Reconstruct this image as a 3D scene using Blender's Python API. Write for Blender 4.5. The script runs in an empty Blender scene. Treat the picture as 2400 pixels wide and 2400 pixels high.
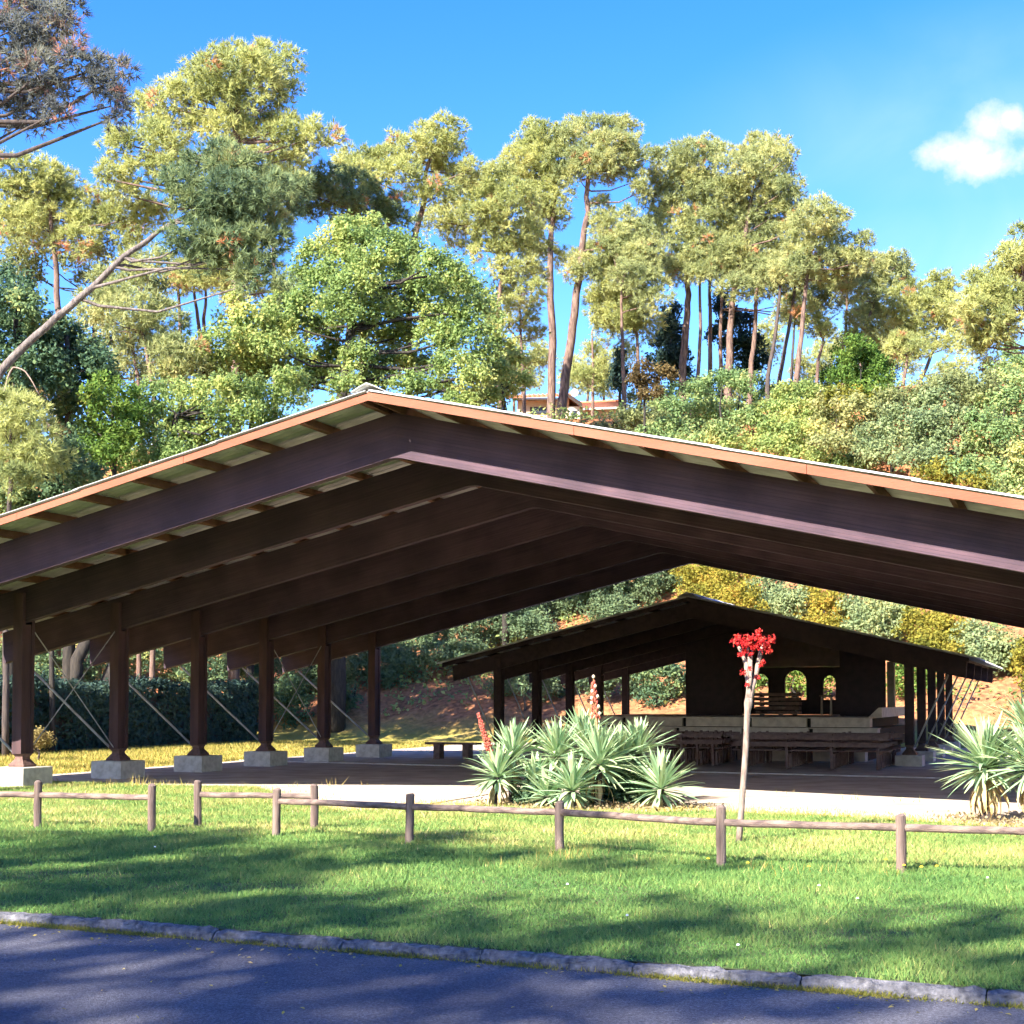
import bpy, math, random
import numpy as np
from mathutils import Vector, Matrix

random.seed(7)
RNG = np.random.default_rng(11)
SC = bpy.context.scene
COL = SC.collection

# ------------------------------------------------------------------ camera
F, H0, PIT, CAMZ = 3344.16, 1505.1, 0.04, 1.6          # focal length and principal row in photo pixels (2400 wide)
cam = bpy.data.cameras.new('camera')
cam.sensor_width = 36.0
cam.sensor_fit = 'HORIZONTAL'
cam.lens = F / 2400 * 36.0
cam.shift_y = (H0 - 1200) / 2400
cam.clip_end = 2000
camo = bpy.data.objects.new('camera', cam)
camo.location = (0, 0, CAMZ)
camo.rotation_euler = (math.pi / 2 + PIT, 0, 0)
COL.objects.link(camo)
SC.camera = camo

# ------------------------------------------------------------------ sun, sky, exposure
PSI = 0.3756                                            # the halls' axis lies this far to the right of the view
CU = 9.0218                                             # camera's sideways distance from the ridge line
CP, SP = math.cos(PSI), math.sin(PSI)
LD = np.array([.33 * CP + SP, -.33 * SP + CP, -.715])    # direction the sunlight travels
LDN = LD / np.linalg.norm(LD)
SUN_EL = math.asin(-LDN[2])
SUN_AZ = math.atan2(-LD[0], -LD[1])                     # from +Y towards +X
sun = bpy.data.lights.new('sun', 'SUN')
sun.energy = 5.0
sun.angle = math.radians(0.53)
sun.color = (1.0, 0.93, 0.80)
suno = bpy.data.objects.new('sun', sun)
suno.rotation_euler = Vector(LDN.tolist()).to_track_quat('-Z', 'Y').to_euler()
suno.location = (-30, -36, 40)
COL.objects.link(suno)

VS = SC.view_settings
VS.view_transform = 'Standard'
VS.look = 'None'
VS.gamma = 1.0
VS.use_curve_mapping = False
VS.exposure = 2.25
SC.cycles.max_bounces = 4
SC.cycles.diffuse_bounces = 3
SC.cycles.glossy_bounces = 2
SC.cycles.transmission_bounces = 2
SC.cycles.transparent_max_bounces = 4
SC.cycles.use_adaptive_sampling = True
SC.cycles.adaptive_threshold = 0.03
SC.cycles.adaptive_min_samples = 12
SC.cycles.caustics_reflective = False
SC.cycles.caustics_refractive = False


def ray(px, py):
    a = (px - 1200) / F
    b = -(py - H0) / F
    return np.array([a, math.cos(PIT) - b * math.sin(PIT), math.sin(PIT) + b * math.cos(PIT)])


def at(px, py, Y):
    d = ray(px, py)
    p = d * (Y / d[1])
    return np.array([p[0], p[1], p[2] + CAMZ])


def gnd(px, py, z=0.0):
    d = ray(px, py)
    k = (z - CAMZ) / d[2]
    return np.array([d[0] * k, d[1] * k, z])


def h2w(u, v, z=0.0):
    return np.array([CP * (u - CU) + SP * v, -SP * (u - CU) + CP * v, z])


def w2h(x, y):
    return CU + CP * x - SP * y, SP * x + CP * y


world = bpy.data.worlds.new('World')
SC.world = world
world.use_nodes = True
nt = world.node_tree
nt.nodes.clear()


class NT:
    def __init__(self, tree):
        self.t = tree

    def n(self, kind, **kw):
        nd = self.t.nodes.new(kind)
        for k, v in kw.items():
            if k.startswith('i_'):
                nd.inputs[k[2:].replace('_', ' ')].default_value = v
            elif isinstance(k, str) and hasattr(nd, k):
                setattr(nd, k, v)
        return nd

    def l(self, a, b):
        self.t.links.new(a, b)

    def math(self, op, a, b=None, clamp=False):
        nd = self.t.nodes.new('ShaderNodeMath')
        nd.operation = op
        nd.use_clamp = clamp
        for i, s in enumerate((a, b)):
            if s is None:
                continue
            if isinstance(s, (int, float)):
                nd.inputs[i].default_value = s
            else:
                self.t.links.new(s, nd.inputs[i])
        return nd.outputs[0]

    def mix(self, fac, a, b, blend='MIX'):
        nd = self.t.nodes.new('ShaderNodeMix')
        nd.data_type = 'RGBA'
        nd.blend_type = blend
        for s, i in ((fac, 0), (a, 6), (b, 7)):
            if isinstance(s, (int, float)):
                nd.inputs[i].default_value = s
            elif isinstance(s, tuple):
                nd.inputs[i].default_value = s if len(s) == 4 else (*s, 1)
            else:
                self.t.links.new(s, nd.inputs[i])
        return nd.outputs[2]

    def ramp(self, fac, stops):
        nd = self.t.nodes.new('ShaderNodeValToRGB')
        cr = nd.color_ramp
        while len(cr.elements) < len(stops):
            cr.elements.new(0.5)
        for e, (p, c) in zip(cr.elements, stops):
            e.position = p
            e.color = c if len(c) == 4 else (*c, 1)
        self.t.links.new(fac, nd.inputs[0])
        return nd.outputs[0]


W = NT(nt)
sky = W.n('ShaderNodeTexSky', sky_type='NISHITA')
sky.sun_disc = False
sky.sun_elevation = SUN_EL
sky.sun_rotation = SUN_AZ
sky.air_density = 1.0
sky.dust_density = 0.35
sky.ozone_density = 2.2
hs = W.n('ShaderNodeHueSaturation')
hs.inputs['Hue'].default_value = 0.520
hs.inputs['Saturation'].default_value = 1.42
hs.inputs['Value'].default_value = 0.66
W.l(sky.outputs[0], hs.inputs['Color'])
# one small cumulus and thin veils in the sky to the right, fixed in the sky's own directions
tc = W.n('ShaderNodeTexCoord')
cd = ray(2275, 352)
cd /= np.linalg.norm(cd)
rt = np.cross(cd, [0, 0, 1.0])
rt /= np.linalg.norm(rt)
up = np.cross(rt, cd)


def dotn(vec):
    nd = W.n('ShaderNodeVectorMath', operation='DOT_PRODUCT')
    W.l(tc.outputs['Generated'], nd.inputs[0])
    nd.inputs[1].default_value = tuple(vec)
    return nd.outputs['Value']


df = dotn(cd)
dx = W.math('DIVIDE', dotn(rt), W.math('MAXIMUM', df, 0.05))
dy = W.math('DIVIDE', dotn(up), W.math('MAXIMUM', df, 0.05))
cmb = W.n('ShaderNodeCombineXYZ')
W.l(dx, cmb.inputs[0])
W.l(dy, cmb.inputs[1])
nz = W.n('ShaderNodeTexNoise')
nz.inputs['Scale'].default_value = 42.0
nz.inputs['Detail'].default_value = 7.0
nz.inputs['Roughness'].default_value = 0.62
W.l(cmb.outputs[0], nz.inputs['Vector'])
front = W.math('GREATER_THAN', df, 0.3)


def puff(cx, cy, rx, ry):
    a = W.math('DIVIDE', W.math('SUBTRACT', dx, cx / F), rx / F)
    b = W.math('DIVIDE', W.math('SUBTRACT', dy, cy / F), ry / F)
    r = W.math('SQRT', W.math('ADD', W.math('MULTIPLY', a, a), W.math('MULTIPLY', b, b)))
    return W.math('SUBTRACT', 1.0, r)


dens = None
for q in [(38, 38, 58, 52), (-45, -5, 78, 34), (22, -28, 78, 40), (80, 48, 46, 34), (8, 5, 74, 42)]:
    p = puff(*q)
    dens = p if dens is None else W.math('MAXIMUM', dens, p)
dens = W.math('ADD', dens, W.math('MULTIPLY', W.math('SUBTRACT', nz.outputs[0], 0.5), 2.3))
cum = W.math('MULTIPLY', W.math('MULTIPLY', W.math('ADD', dens, 0.16), .95, True), front, True)
nz2 = W.n('ShaderNodeTexNoise')
nz2.inputs['Scale'].default_value = 9.0
nz2.inputs['Detail'].default_value = 5.0
nz2.inputs['Distortion'].default_value = 0.8
W.l(cmb.outputs[0], nz2.inputs['Vector'])
veil = W.math('MAXIMUM', puff(200, -300, 1100, 420), puff(300, 40, 1100, 330))
veil = W.math('MULTIPLY', W.math('MULTIPLY', W.math('MAXIMUM', veil, 0.0), nz2.outputs[0]), front)
veil = W.math('MULTIPLY', W.math('POWER', veil, 1.4), 1.0, True)
c1 = W.mix(veil, hs.outputs[0], (1.30, 1.72, 1.88))
c2 = W.mix(cum, c1, (1.75, 1.78, 1.80))
bg = W.n('ShaderNodeBackground')
bg.inputs['Strength'].default_value = 0.15
W.l(c2, bg.inputs['Color'])
wo = W.n('ShaderNodeOutputWorld')
W.l(bg.outputs[0], wo.inputs['Surface'])


# ------------------------------------------------------------------ materials
def mat(name, c1, c2, scale=6.0, rough=0.85, bump=0.0, bscale=40.0, stretch=(1, 1, 1), c3=None, spec=0.25, coords='Object', detail=6.0, mid=(0.35, 0.65)):
    m = bpy.data.materials.new(name)
    m.use_nodes = True
    t = NT(m.node_tree)
    bs = m.node_tree.nodes['Principled BSDF']
    tcn = t.n('ShaderNodeTexCoord')
    mp = t.n('ShaderNodeMapping')
    mp.inputs['Scale'].default_value = stretch
    t.l(tcn.outputs[coords], mp.inputs['Vector'])
    n1 = t.n('ShaderNodeTexNoise')
    n1.inputs['Scale'].default_value = scale
    n1.inputs['Detail'].default_value = detail
    t.l(mp.outputs[0], n1.inputs['Vector'])
    stops = [(mid[0], c1), (mid[1], c2)]
    if c3:
        stops.append((min(.95, mid[1] + .14), c3))
    col = t.ramp(n1.outputs[0], stops)
    t.l(col, bs.inputs['Base Color'])
    bs.inputs['Roughness'].default_value = rough
    bs.inputs['Specular IOR Level'].default_value = spec
    if bump:
        n2 = t.n('ShaderNodeTexNoise')
        n2.inputs['Scale'].default_value = bscale
        n2.inputs['Detail'].default_value = 5.0
        t.l(mp.outputs[0], n2.inputs['Vector'])
        b = t.n('ShaderNodeBump')
        b.inputs['Strength'].default_value = bump
        b.inputs['Distance'].default_value = 0.02
        t.l(n2.outputs[0], b.inputs['Height'])
        t.l(b.outputs[0], bs.inputs['Normal'])
    return m


def leafmat(name, stops, trans=0.35, rough=0.75, spec=0.06):
    """foliage: the per-leaf attribute 'tone' picks the leaf's own colour"""
    m = bpy.data.materials.new(name)
    m.use_nodes = True
    t = NT(m.node_tree)
    m.node_tree.nodes.remove(m.node_tree.nodes['Principled BSDF'])
    at_ = t.n('ShaderNodeAttribute')
    at_.attribute_name = 'tone'
    col = t.ramp(at_.outputs['Fac'], stops)
    pr = t.n('ShaderNodeBsdfPrincipled')
    pr.inputs['Roughness'].default_value = rough
    pr.inputs['Specular IOR Level'].default_value = spec
    t.l(col, pr.inputs['Base Color'])
    tr = t.n('ShaderNodeBsdfTranslucent')
    t.l(col, tr.inputs['Color'])
    mx = t.n('ShaderNodeMixShader')
    mx.inputs[0].default_value = min(trans * 1.45, .5)
    t.l(pr.outputs[0], mx.inputs[1])
    t.l(tr.outputs[0], mx.inputs[2])
    out = [n for n in m.node_tree.nodes if n.type == 'OUTPUT_MATERIAL'][0]
    t.l(mx.outputs[0], out.inputs['Surface'])
    return m


M = {}
M['beam'] = mat('stained_timber', (.088, .050, .054), (.118, .064, .066), 5, .8, .25, 60, (1, .25, 1))
M['beam_in'] = mat('dark_timber', (.046, .029, .033), (.066, .040, .043), 5, .85, .25, 60, (1, .25, 1))
def glulam(name, ca, cb, t_):
    m = bpy.data.materials.new(name)
    m.use_nodes = True
    t = NT(m.node_tree)
    bs = m.node_tree.nodes['Principled BSDF']
    tcn = t.n('ShaderNodeTexCoord')
    sx = t.n('ShaderNodeSeparateXYZ')
    t.l(tcn.outputs['Object'], sx.inputs[0])
    zz = t.math('ADD', sx.outputs[2], t.math('MULTIPLY', t.math('ABSOLUTE', sx.outputs[0]), t_))
    cb_ = t.n('ShaderNodeCombineXYZ')
    t.l(t.math('MULTIPLY', sx.outputs[0], .35), cb_.inputs[0])
    t.l(sx.outputs[1], cb_.inputs[1])
    t.l(t.math('MULTIPLY', zz, 9.0), cb_.inputs[2])
    n1 = t.n('ShaderNodeTexNoise', i_Scale=3.0, i_Detail=9.0, i_Roughness=.65)
    t.l(cb_.outputs[0], n1.inputs['Vector'])
    base = t.ramp(n1.outputs[0], [(.32, ca), (.68, cb)])
    # thin glue lines every 45 mm
    fr = t.math('FRACT', t.math('MULTIPLY', zz, 22.0))
    ln = t.math('LESS_THAN', fr, .10)
    c = t.mix(t.math('MULTIPLY', ln, .45), base, (ca[0] * .35, ca[1] * .35, ca[2] * .35))
    # rain streaks and faded places
    n2 = t.n('ShaderNodeTexNoise', i_Scale=1.3, i_Detail=6.0)
    t.l(tcn.outputs['Object'], n2.inputs['Vector'])
    st = t.ramp(n2.outputs[0], [(.35, (.75, .75, .78)), (.65, (1.25, 1.22, 1.2))])
    c = t.mix(1.0, c, st, 'MULTIPLY')
    t.l(c, bs.inputs['Base Color'])
    bs.inputs['Roughness'].default_value = .8
    bs.inputs['Specular IOR Level'].default_value = .25
    bp = t.n('ShaderNodeBump')
    bp.inputs['Strength'].default_value = .3
    bp.inputs['Distance'].default_value = .01
    t.l(n1.outputs[0], bp.inputs['Height'])
    t.l(bp.outputs[0], bs.inputs['Normal'])
    return m


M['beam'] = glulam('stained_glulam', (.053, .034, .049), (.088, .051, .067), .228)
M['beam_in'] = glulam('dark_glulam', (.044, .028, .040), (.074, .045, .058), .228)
M['fascia'] = mat('fascia_timber', (.195, .064, .036), (.25, .088, .052), 3, .75, .2, 50, (.3, 1, 1))
M['purlin'] = mat('purlin_timber', (.12, .055, .035), (.18, .085, .055), 5, .85, .2, 50)
M['column'] = mat('column_timber', (.046, .027, .031), (.076, .041, .044), 7, .8, .25, 70, (1, 1, .15))
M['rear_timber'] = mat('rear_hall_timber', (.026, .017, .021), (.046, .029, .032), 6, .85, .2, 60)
M['steel'] = mat('galvanised_steel', (.26, .26, .27), (.36, .36, .37), 12, .5, .1, 80, spec=.5)
M['shoe'] = mat('rusty_shoe_steel', (.085, .05, .045), (.15, .085, .07), 14, .7, .2, 80)
M['sheet'] = mat('fibre_cement_sheet', (.40, .40, .40), (.56, .56, .55), 3, .9, .25, 60, c3=(.62, .60, .56))
M['concrete'] = mat('concrete', (.40, .36, .31), (.56, .52, .46), 9, .9, .3, 60)
M['stage_concrete'] = mat('stage_concrete', (.40, .33, .29), (.54, .46, .41), 6, .9, .2, 60)
M['vent'] = mat('vent_dark', (.012, .011, .012), (.02, .018, .018), 9, .9)
M['bench'] = mat('bench_timber', (.11, .070, .070), (.19, .125, .115), 10, .8, .2, 60, (1, .2, 1))
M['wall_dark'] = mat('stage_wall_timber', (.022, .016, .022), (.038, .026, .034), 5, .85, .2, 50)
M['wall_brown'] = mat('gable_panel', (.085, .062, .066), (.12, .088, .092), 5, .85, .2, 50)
M['pillar'] = mat('pale_pillar', (.30, .25, .21), (.38, .32, .27), 8, .9, .2, 50)
M['post'] = mat('weathered_post', (.085, .058, .052), (.20, .145, .12), 14, .9, .6, 70, (1, 1, .10), c3=(.20, .20, .13))
M['rail'] = mat('weathered_rail', (.095, .066, .060), (.23, .165, .135), 9, .9, .6, 70, (.35, 2, 2))
M['kerb'] = mat('kerb_concrete', (.065, .064, .074), (.16, .155, .17), 22, .95, 1.0, 60, c3=(.29, .28, .275))
M['pinebark'] = mat('pine_bark', (.075, .048, .042), (.19, .125, .10), 3.5, .95, .6, 25, (3, 3, .6))
M['barkdark'] = mat('dark_bark', (.04, .032, .032), (.085, .065, .058), 4, .95, .5, 25, (3, 3, .6))
M['oakbark'] = mat('oak_bark', (.022, .019, .018), (.048, .040, .034), 5, .95, .5, 25, (3, 3, .6))
M['barkgrey'] = mat('grey_pine_bark', (.075, .062, .060), (.18, .150, .138), 4, .95, .9, 18, (3, 3, .8))
M['stem'] = mat('pale_stem_bark', (.14, .10, .085), (.30, .225, .18), 14, .9, .4, 50, (2, 2, .5))
M['wall_house'] = mat('house_render', (.52, .36, .26), (.60, .44, .33), 2, .9, .1, 50)
M['wall_pink'] = mat('house_render_pink', (.50, .26, .22), (.58, .32, .27), 2, .9, .1, 50)
M['wall_white'] = mat('house_render_white', (.70, .64, .60), (.78, .73, .70), 2, .9, .1, 50)
M['tile'] = mat('roof_tile', (.38, .13, .07), (.55, .22, .12), 5, .9, .2, 40, c3=(.50, .33, .22))
M['tile_pale'] = mat('roof_tile_pale', (.66, .60, .54), (.80, .76, .72), 4, .9, .2, 40, c3=(.55, .38, .28))
M['dark_trim'] = mat('dark_trim', (.03, .02, .02), (.05, .035, .03), 5, .8)
M['white'] = mat('white_paint', (.78, .78, .78), (.82, .82, .82), 5, .5)
M['glass'] = mat('window_glass', (.03, .035, .045), (.04, .045, .055), 3, .1, spec=.6)
STRAW = leafmat('straw_litter', [(0.0, (.17, .13, .07)), (.5, (.30, .235, .13)), (1.0, (.42, .33, .20))], .2)
M['yellow'] = mat('petal_yellow', (.75, .50, .02), (.85, .62, .04), 30, .7)
M['petal_white'] = mat('petal_white', (.75, .75, .72), (.82, .82, .80), 30, .7)
M['weedstem'] = mat('weed_stem', (.10, .16, .04), (.16, .22, .06), 20, .8)

# pine needles: most green, a few rusty
PINE = leafmat('pine_needles', [(0.0, (0.210, 0.254, 0.107)), (.45, (0.375, 0.405, 0.153)), (.80, (0.517, 0.519, 0.200)), (.93, (0.551, 0.519, 0.213)), (.96, (0.551, 0.282, 0.160)), (1.0, (0.572, 0.271, 0.147))], .30)
PINEB = leafmat('pine_needles_blue', [(0.0, (0.198, 0.244, 0.121)), (.5, (0.345, 0.379, 0.168)), (.82, (0.494, 0.489, 0.208)), (.93, (0.543, 0.489, 0.215)), (.96, (0.568, 0.293, 0.162)), (1.0, (0.592, 0.281, 0.148))], .28)
PINED = leafmat('pine_needles_shade_toned', [(0.0, (0.089, 0.144, 0.090)), (.5, (0.178, 0.235, 0.113)), (.85, (0.297, 0.329, 0.135)), (.95, (0.416, 0.314, 0.147)), (1.0, (0.750, 0.290, 0.147))], .25)  # shade from neighbouring crowns put into a darker needle colour
PINEG = leafmat('pine_needles_greyish', [(0.0, (0.084, 0.091, 0.102)), (.5, (0.148, 0.158, 0.147)), (.78, (0.238, 0.240, 0.185)), (.88, (0.308, 0.180, 0.157)), (1.0, (0.475, 0.226, 0.166))], .3)
OAK = leafmat('oak_leaves', [(0.0, (0.116, 0.201, 0.077)), (.5, (0.278, 0.363, 0.121)), (.85, (0.526, 0.512, 0.168)), (.96, (0.750, 0.592, 0.193)), (1.0, (0.750, 0.537, 0.193))], .35)
DARKL = leafmat('dark_leaves', [(0.0, (0.047, 0.097, 0.064)), (.6, (0.105, 0.171, 0.091)), (.93, (0.220, 0.286, 0.113)), (1.0, (0.439, 0.396, 0.137))], .28)
BUSHG = leafmat('bush_leaves', [(0.0, (0.108, 0.192, 0.084)), (.5, (0.232, 0.331, 0.134)), (.88, (0.467, 0.483, 0.188)), (1.0, (0.750, 0.611, 0.222))], .33)
PALEL = leafmat('pale_leaves', [(0.0, (0.139, 0.172, 0.082)), (.5, (0.277, 0.309, 0.134)), (.85, (0.439, 0.422, 0.178)), (1.0, (0.618, 0.520, 0.222))], .35)
YELLOWL = leafmat('yellowing_leaves', [(0.0, (0.094, 0.116, 0.022)), (.5, (0.242, 0.231, 0.044)), (.85, (0.374, 0.308, 0.055)), (1.0, (0.462, 0.242, 0.055))], .38)
BRIGHTL = leafmat('bright_green_leaves', [(0.0, (.06, .12, .026)), (.5, (.12, .21, .046)), (.9, (.20, .28, .06)), (1.0, (.30, .30, .07))], .4)
BLUEL = leafmat('blue_green_leaves', [(0.0, (0.092, 0.147, 0.083)), (.5, (0.199, 0.263, 0.133)), (.9, (0.350, 0.402, 0.187)), (1.0, (0.498, 0.432, 0.160))], .33)
RUSTL = leafmat('rusty_leaves', [(0.0, (0.099, 0.076, 0.039)), (.5, (0.187, 0.133, 0.058)), (1.0, (0.374, 0.304, 0.117))], .3)
REDL = leafmat('red_leaves', [(0.0, (0.375, 0.019, 0.023)), (.6, (0.688, 0.040, 0.046)), (1.0, (0.750, 0.128, 0.078))], .25)
HEDGE = leafmat('hedge_leaves', [(0.0, (0.034, 0.065, 0.060)), (.6, (0.061, 0.102, 0.081)), (1.0, (0.128, 0.170, 0.105))], .25)
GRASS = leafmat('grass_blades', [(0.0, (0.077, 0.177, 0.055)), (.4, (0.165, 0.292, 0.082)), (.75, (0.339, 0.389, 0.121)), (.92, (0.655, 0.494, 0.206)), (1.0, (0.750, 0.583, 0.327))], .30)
DRYG = leafmat('dry_grass_blades', [(0.0, (0.138, 0.172, 0.040)), (.4, (0.345, 0.299, 0.069)), (.8, (0.529, 0.402, 0.127)), (1.0, (0.575, 0.414, 0.184))], .3)
YUC = leafmat('yucca_leaf', [(0.0, (0.165, 0.282, 0.174)), (.5, (0.279, 0.417, 0.232)), (1.0, (0.491, 0.549, 0.302))], .15, .42, .4)
YUCDRY = mat('yucca_dry_leaf', (.34, .24, .11), (.50, .38, .19), 8, .8)
SPIKE = mat('flower_spike', (.30, .055, .045), (.42, .11, .07), 30, .8)
POD = mat('seed_pod', (.42, .33, .24), (.58, .46, .36), 30, .8)
STALK = mat('flower_stalk', (.36, .15, .07), (.46, .22, .11), 20, .8)


def asphalt():
    m = bpy.data.materials.new('asphalt')
    m.use_nodes = True
    t = NT(m.node_tree)
    bs = m.node_tree.nodes['Principled BSDF']
    tcn = t.n('ShaderNodeTexCoord')
    n1 = t.n('ShaderNodeTexNoise', i_Scale=0.7, i_Detail=4.0)
    n2 = t.n('ShaderNodeTexNoise', i_Scale=70.0, i_Detail=10.0, i_Roughness=.75)
    n3 = t.n('ShaderNodeTexVoronoi', i_Scale=95.0)
    for n in (n1, n2, n3):
        t.l(tcn.outputs['Object'], n.inputs['Vector'])
    a = t.ramp(n1.outputs[0], [(.3, (.060, .060, .078)), (.7, (.096, .094, .112))])
    b = t.ramp(n2.outputs[0], [(.36, (.30, .30, .32)), (.5, (.95, .95, .95)), (.66, (2.1, 2.05, 2.0))])
    c = t.mix(1.0, a, b, 'MULTIPLY')
    # pale scuffs
    w = t.n('ShaderNodeTexNoise', i_Scale=2.2, i_Detail=6.0, i_Distortion=0.6)
    mp = t.n('ShaderNodeMapping')
    mp.inputs['Scale'].default_value = (.35, 2.2, 1)
    mp.inputs['Rotation'].default_value = (0, 0, .25)
    t.l(tcn.outputs['Object'], mp.inputs['Vector'])
    t.l(mp.outputs[0], w.inputs['Vector'])
    s = t.ramp(w.outputs[0], [(.62, (0, 0, 0)), (.78, (.45, .45, .45))])
    c = t.mix(s, c, (.15, .145, .14))
    vc = t.n('ShaderNodeTexVoronoi', i_Scale=.55)
    vc.feature = 'DISTANCE_TO_EDGE'
    wn = t.n('ShaderNodeTexNoise', i_Scale=3.0, i_Detail=6.0)
    t.l(tcn.outputs['Object'], wn.inputs['Vector'])
    wv = t.mix(.22, tcn.outputs['Object'], wn.outputs['Color'])
    t.l(wv, vc.inputs['Vector'])
    ck = t.ramp(vc.outputs['Distance'], [(.0, (1, 1, 1)), (.006, (0, 0, 0))])
    c = t.mix(t.math('MULTIPLY', ck, .30), c, (.03, .03, .036))
    t.l(c, bs.inputs['Base Color'])
    bs.inputs['Roughness'].default_value = .88
    bs.inputs['Specular IOR Level'].default_value = .3
    bp = t.n('ShaderNodeBump')
    bp.inputs['Strength'].default_value = .6
    bp.inputs['Distance'].default_value = .008
    t.l(n3.outputs['Distance'], bp.inputs['Height'])
    t.l(bp.outputs[0], bs.inputs['Normal'])
    return m


M['asphalt'] = asphalt()
M['soil'] = mat('lawn_soil', (.055, .085, .025), (.11, .12, .04), 2.5, .95, .4, 30, c3=(.16, .12, .07))
M['sand'] = mat('pale_sand', (.37, .295, .245), (.52, .43, .36), 1.6, .95, .5, 35, c3=(.58, .48, .38))


def groundmat():
    m = bpy.data.materials.new('ground_cover')
    m.use_nodes = True
    t = NT(m.node_tree)
    bs = m.node_tree.nodes['Principled BSDF']
    tcn = t.n('ShaderNodeTexCoord')
    n1 = t.n('ShaderNodeTexNoise', i_Scale=.6, i_Detail=8.0)
    n2 = t.n('ShaderNodeTexNoise', i_Scale=5.0, i_Detail=8.0)
    for n in (n1, n2):
        t.l(tcn.outputs['Object'], n.inputs['Vector'])
    gr = t.ramp(n1.outputs[0], [(.3, (.14, .15, .035)), (.5, (.26, .22, .055)), (.72, (.36, .27, .09))])
    li = t.ramp(n2.outputs[0], [(.3, (.13, .058, .032)), (.5, (.28, .115, .055)), (.7, (.38, .175, .085))])
    a = t.n('ShaderNodeAttribute')
    a.attribute_name = 'litter'
    c = t.mix(a.outputs['Fac'], gr, li)
    t.l(c, bs.inputs['Base Color'])
    bs.inputs['Roughness'].default_value = .95
    bs.inputs['Specular IOR Level'].default_value = .1
    bp = t.n('ShaderNodeBump')
    bp.inputs['Strength'].default_value = .8
    bp.inputs['Distance'].default_value = .08
    t.l(n2.outputs[0], bp.inputs['Height'])
    t.l(bp.outputs[0], bs.inputs['Normal'])
    return m


M['ground'] = groundmat()


# ------------------------------------------------------------------ mesh helpers
class MB:
    def __init__(s):
        s.v, s.f = [], []

    def add(s, vs, fs):
        o = len(s.v)
        s.v += [tuple(map(float, p)) for p in vs]
        s.f += [tuple(i + o for i in f) for f in fs]
        return s

    def box(s, a, b):
        (x0, y0, z0), (x1, y1, z1) = a, b
        return s.add([(x0, y0, z0), (x1, y0, z0), (x1, y1, z0), (x0, y1, z0), (x0, y0, z1), (x1, y0, z1), (x1, y1, z1), (x0, y1, z1)],
                     [(3, 2, 1, 0), (4, 5, 6, 7), (0, 1, 5, 4), (1, 2, 6, 5), (2, 3, 7, 6), (3, 0, 4, 7)])

    def prism(s, poly, y0, y1):
        """polygon in x-z, extruded along y"""
        n = len(poly)
        vs = [(p[0], y0, p[1]) for p in poly] + [(p[0], y1, p[1]) for p in poly]
        fs = [tuple(range(n)), tuple(range(2 * n - 1, n - 1, -1))]
        fs += [(i + n, (i + 1) % n + n, (i + 1) % n, i) for i in range(n)]
        return s.add(vs, fs)

    def tube(s, pts, rad, n=8, cap=True):
        pts = [np.array(p, float) for p in pts]
        if not hasattr(rad, '__len__'):
            rad = [rad] * len(pts)
        rings = []
        prev = None
        for i, p in enumerate(pts):
            d = pts[min(i + 1, len(pts) - 1)] - pts[max(i - 1, 0)]
            d /= np.linalg.norm(d) + 1e-9
            ref = np.array([0, 0, 1.0]) if abs(d[2]) < .9 else np.array([1.0, 0, 0])
            if prev is not None:
                a = prev - d * (prev @ d)
                a /= np.linalg.norm(a) + 1e-9
            else:
                a = np.cross(d, ref)
                a /= np.linalg.norm(a)
            prev = a
            b = np.cross(d, a)
            rings.append([p + rad[i] * (math.cos(t) * a + math.sin(t) * b) for t in np.linspace(0, 2 * math.pi, n, endpoint=False)])
        vs = [q for r in rings for q in r]
        fs = []
        for i in range(len(rings) - 1):
            for k in range(n):
                fs.append((i * n + k, i * n + (k + 1) % n, (i + 1) * n + (k + 1) % n, (i + 1) * n + k))
        if cap:
            fs.append(tuple(range(n - 1, -1, -1)))
            fs.append(tuple(range((len(rings) - 1) * n, len(rings) * n)))
        return s.add(vs, fs)

    def loft(s, secs):
        """stacked rectangles (cx, cy, z, hx, hy)"""
        vs, fs = [], []
        for cx, cy, z, hx, hy in secs:
            vs += [(cx - hx, cy - hy, z), (cx + hx, cy - hy, z), (cx + hx, cy + hy, z), (cx - hx, cy + hy, z)]
        for i in range(len(secs) - 1):
            for k in range(4):
                fs.append((i * 4 + k, i * 4 + (k + 1) % 4, i * 4 + 4 + (k + 1) % 4, i * 4 + 4 + k))
        fs.append((3, 2, 1, 0))
        e = 4 * (len(secs) - 1)
        fs.append((e, e + 1, e + 2, e + 3))
        return s.add(vs, fs)

    def mesh(s, name, m, smooth=False):
        me = bpy.data.meshes.new(name)
        me.from_pydata(s.v, [], s.f)
        me.materials.append(m)
        if smooth:
            me.polygons.foreach_set('use_smooth', [True] * len(me.polygons))
        me.update()
        return me


def link(name, me, parent=None, loc=None, rot=None, scale=None):
    o = bpy.data.objects.new(name, me)
    COL.objects.link(o)
    if parent:
        o.parent = parent
    if loc is not None:
        o.location = tuple(map(float, loc))
    if rot is not None:
        o.rotation_euler = rot
    if scale is not None:
        o.scale = scale
    return o


def part(name, mb, m, parent=None, smooth=False):
    return link(name, mb.mesh(name, m, smooth), parent)


def tag(o, label, cat, group=None):
    o['label'] = label
    o['category'] = cat
    if group:
        o['group'] = group
    return o


def thing(name, label, cat, loc=(0, 0, 0), rotz=0.0, group=None):
    o = link(name, None, None, loc, (0, 0, rotz))
    o.empty_display_size = .2
    return tag(o, label, cat, group)


def struct(o):
    o['kind'] = 'structure'
    return o


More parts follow.
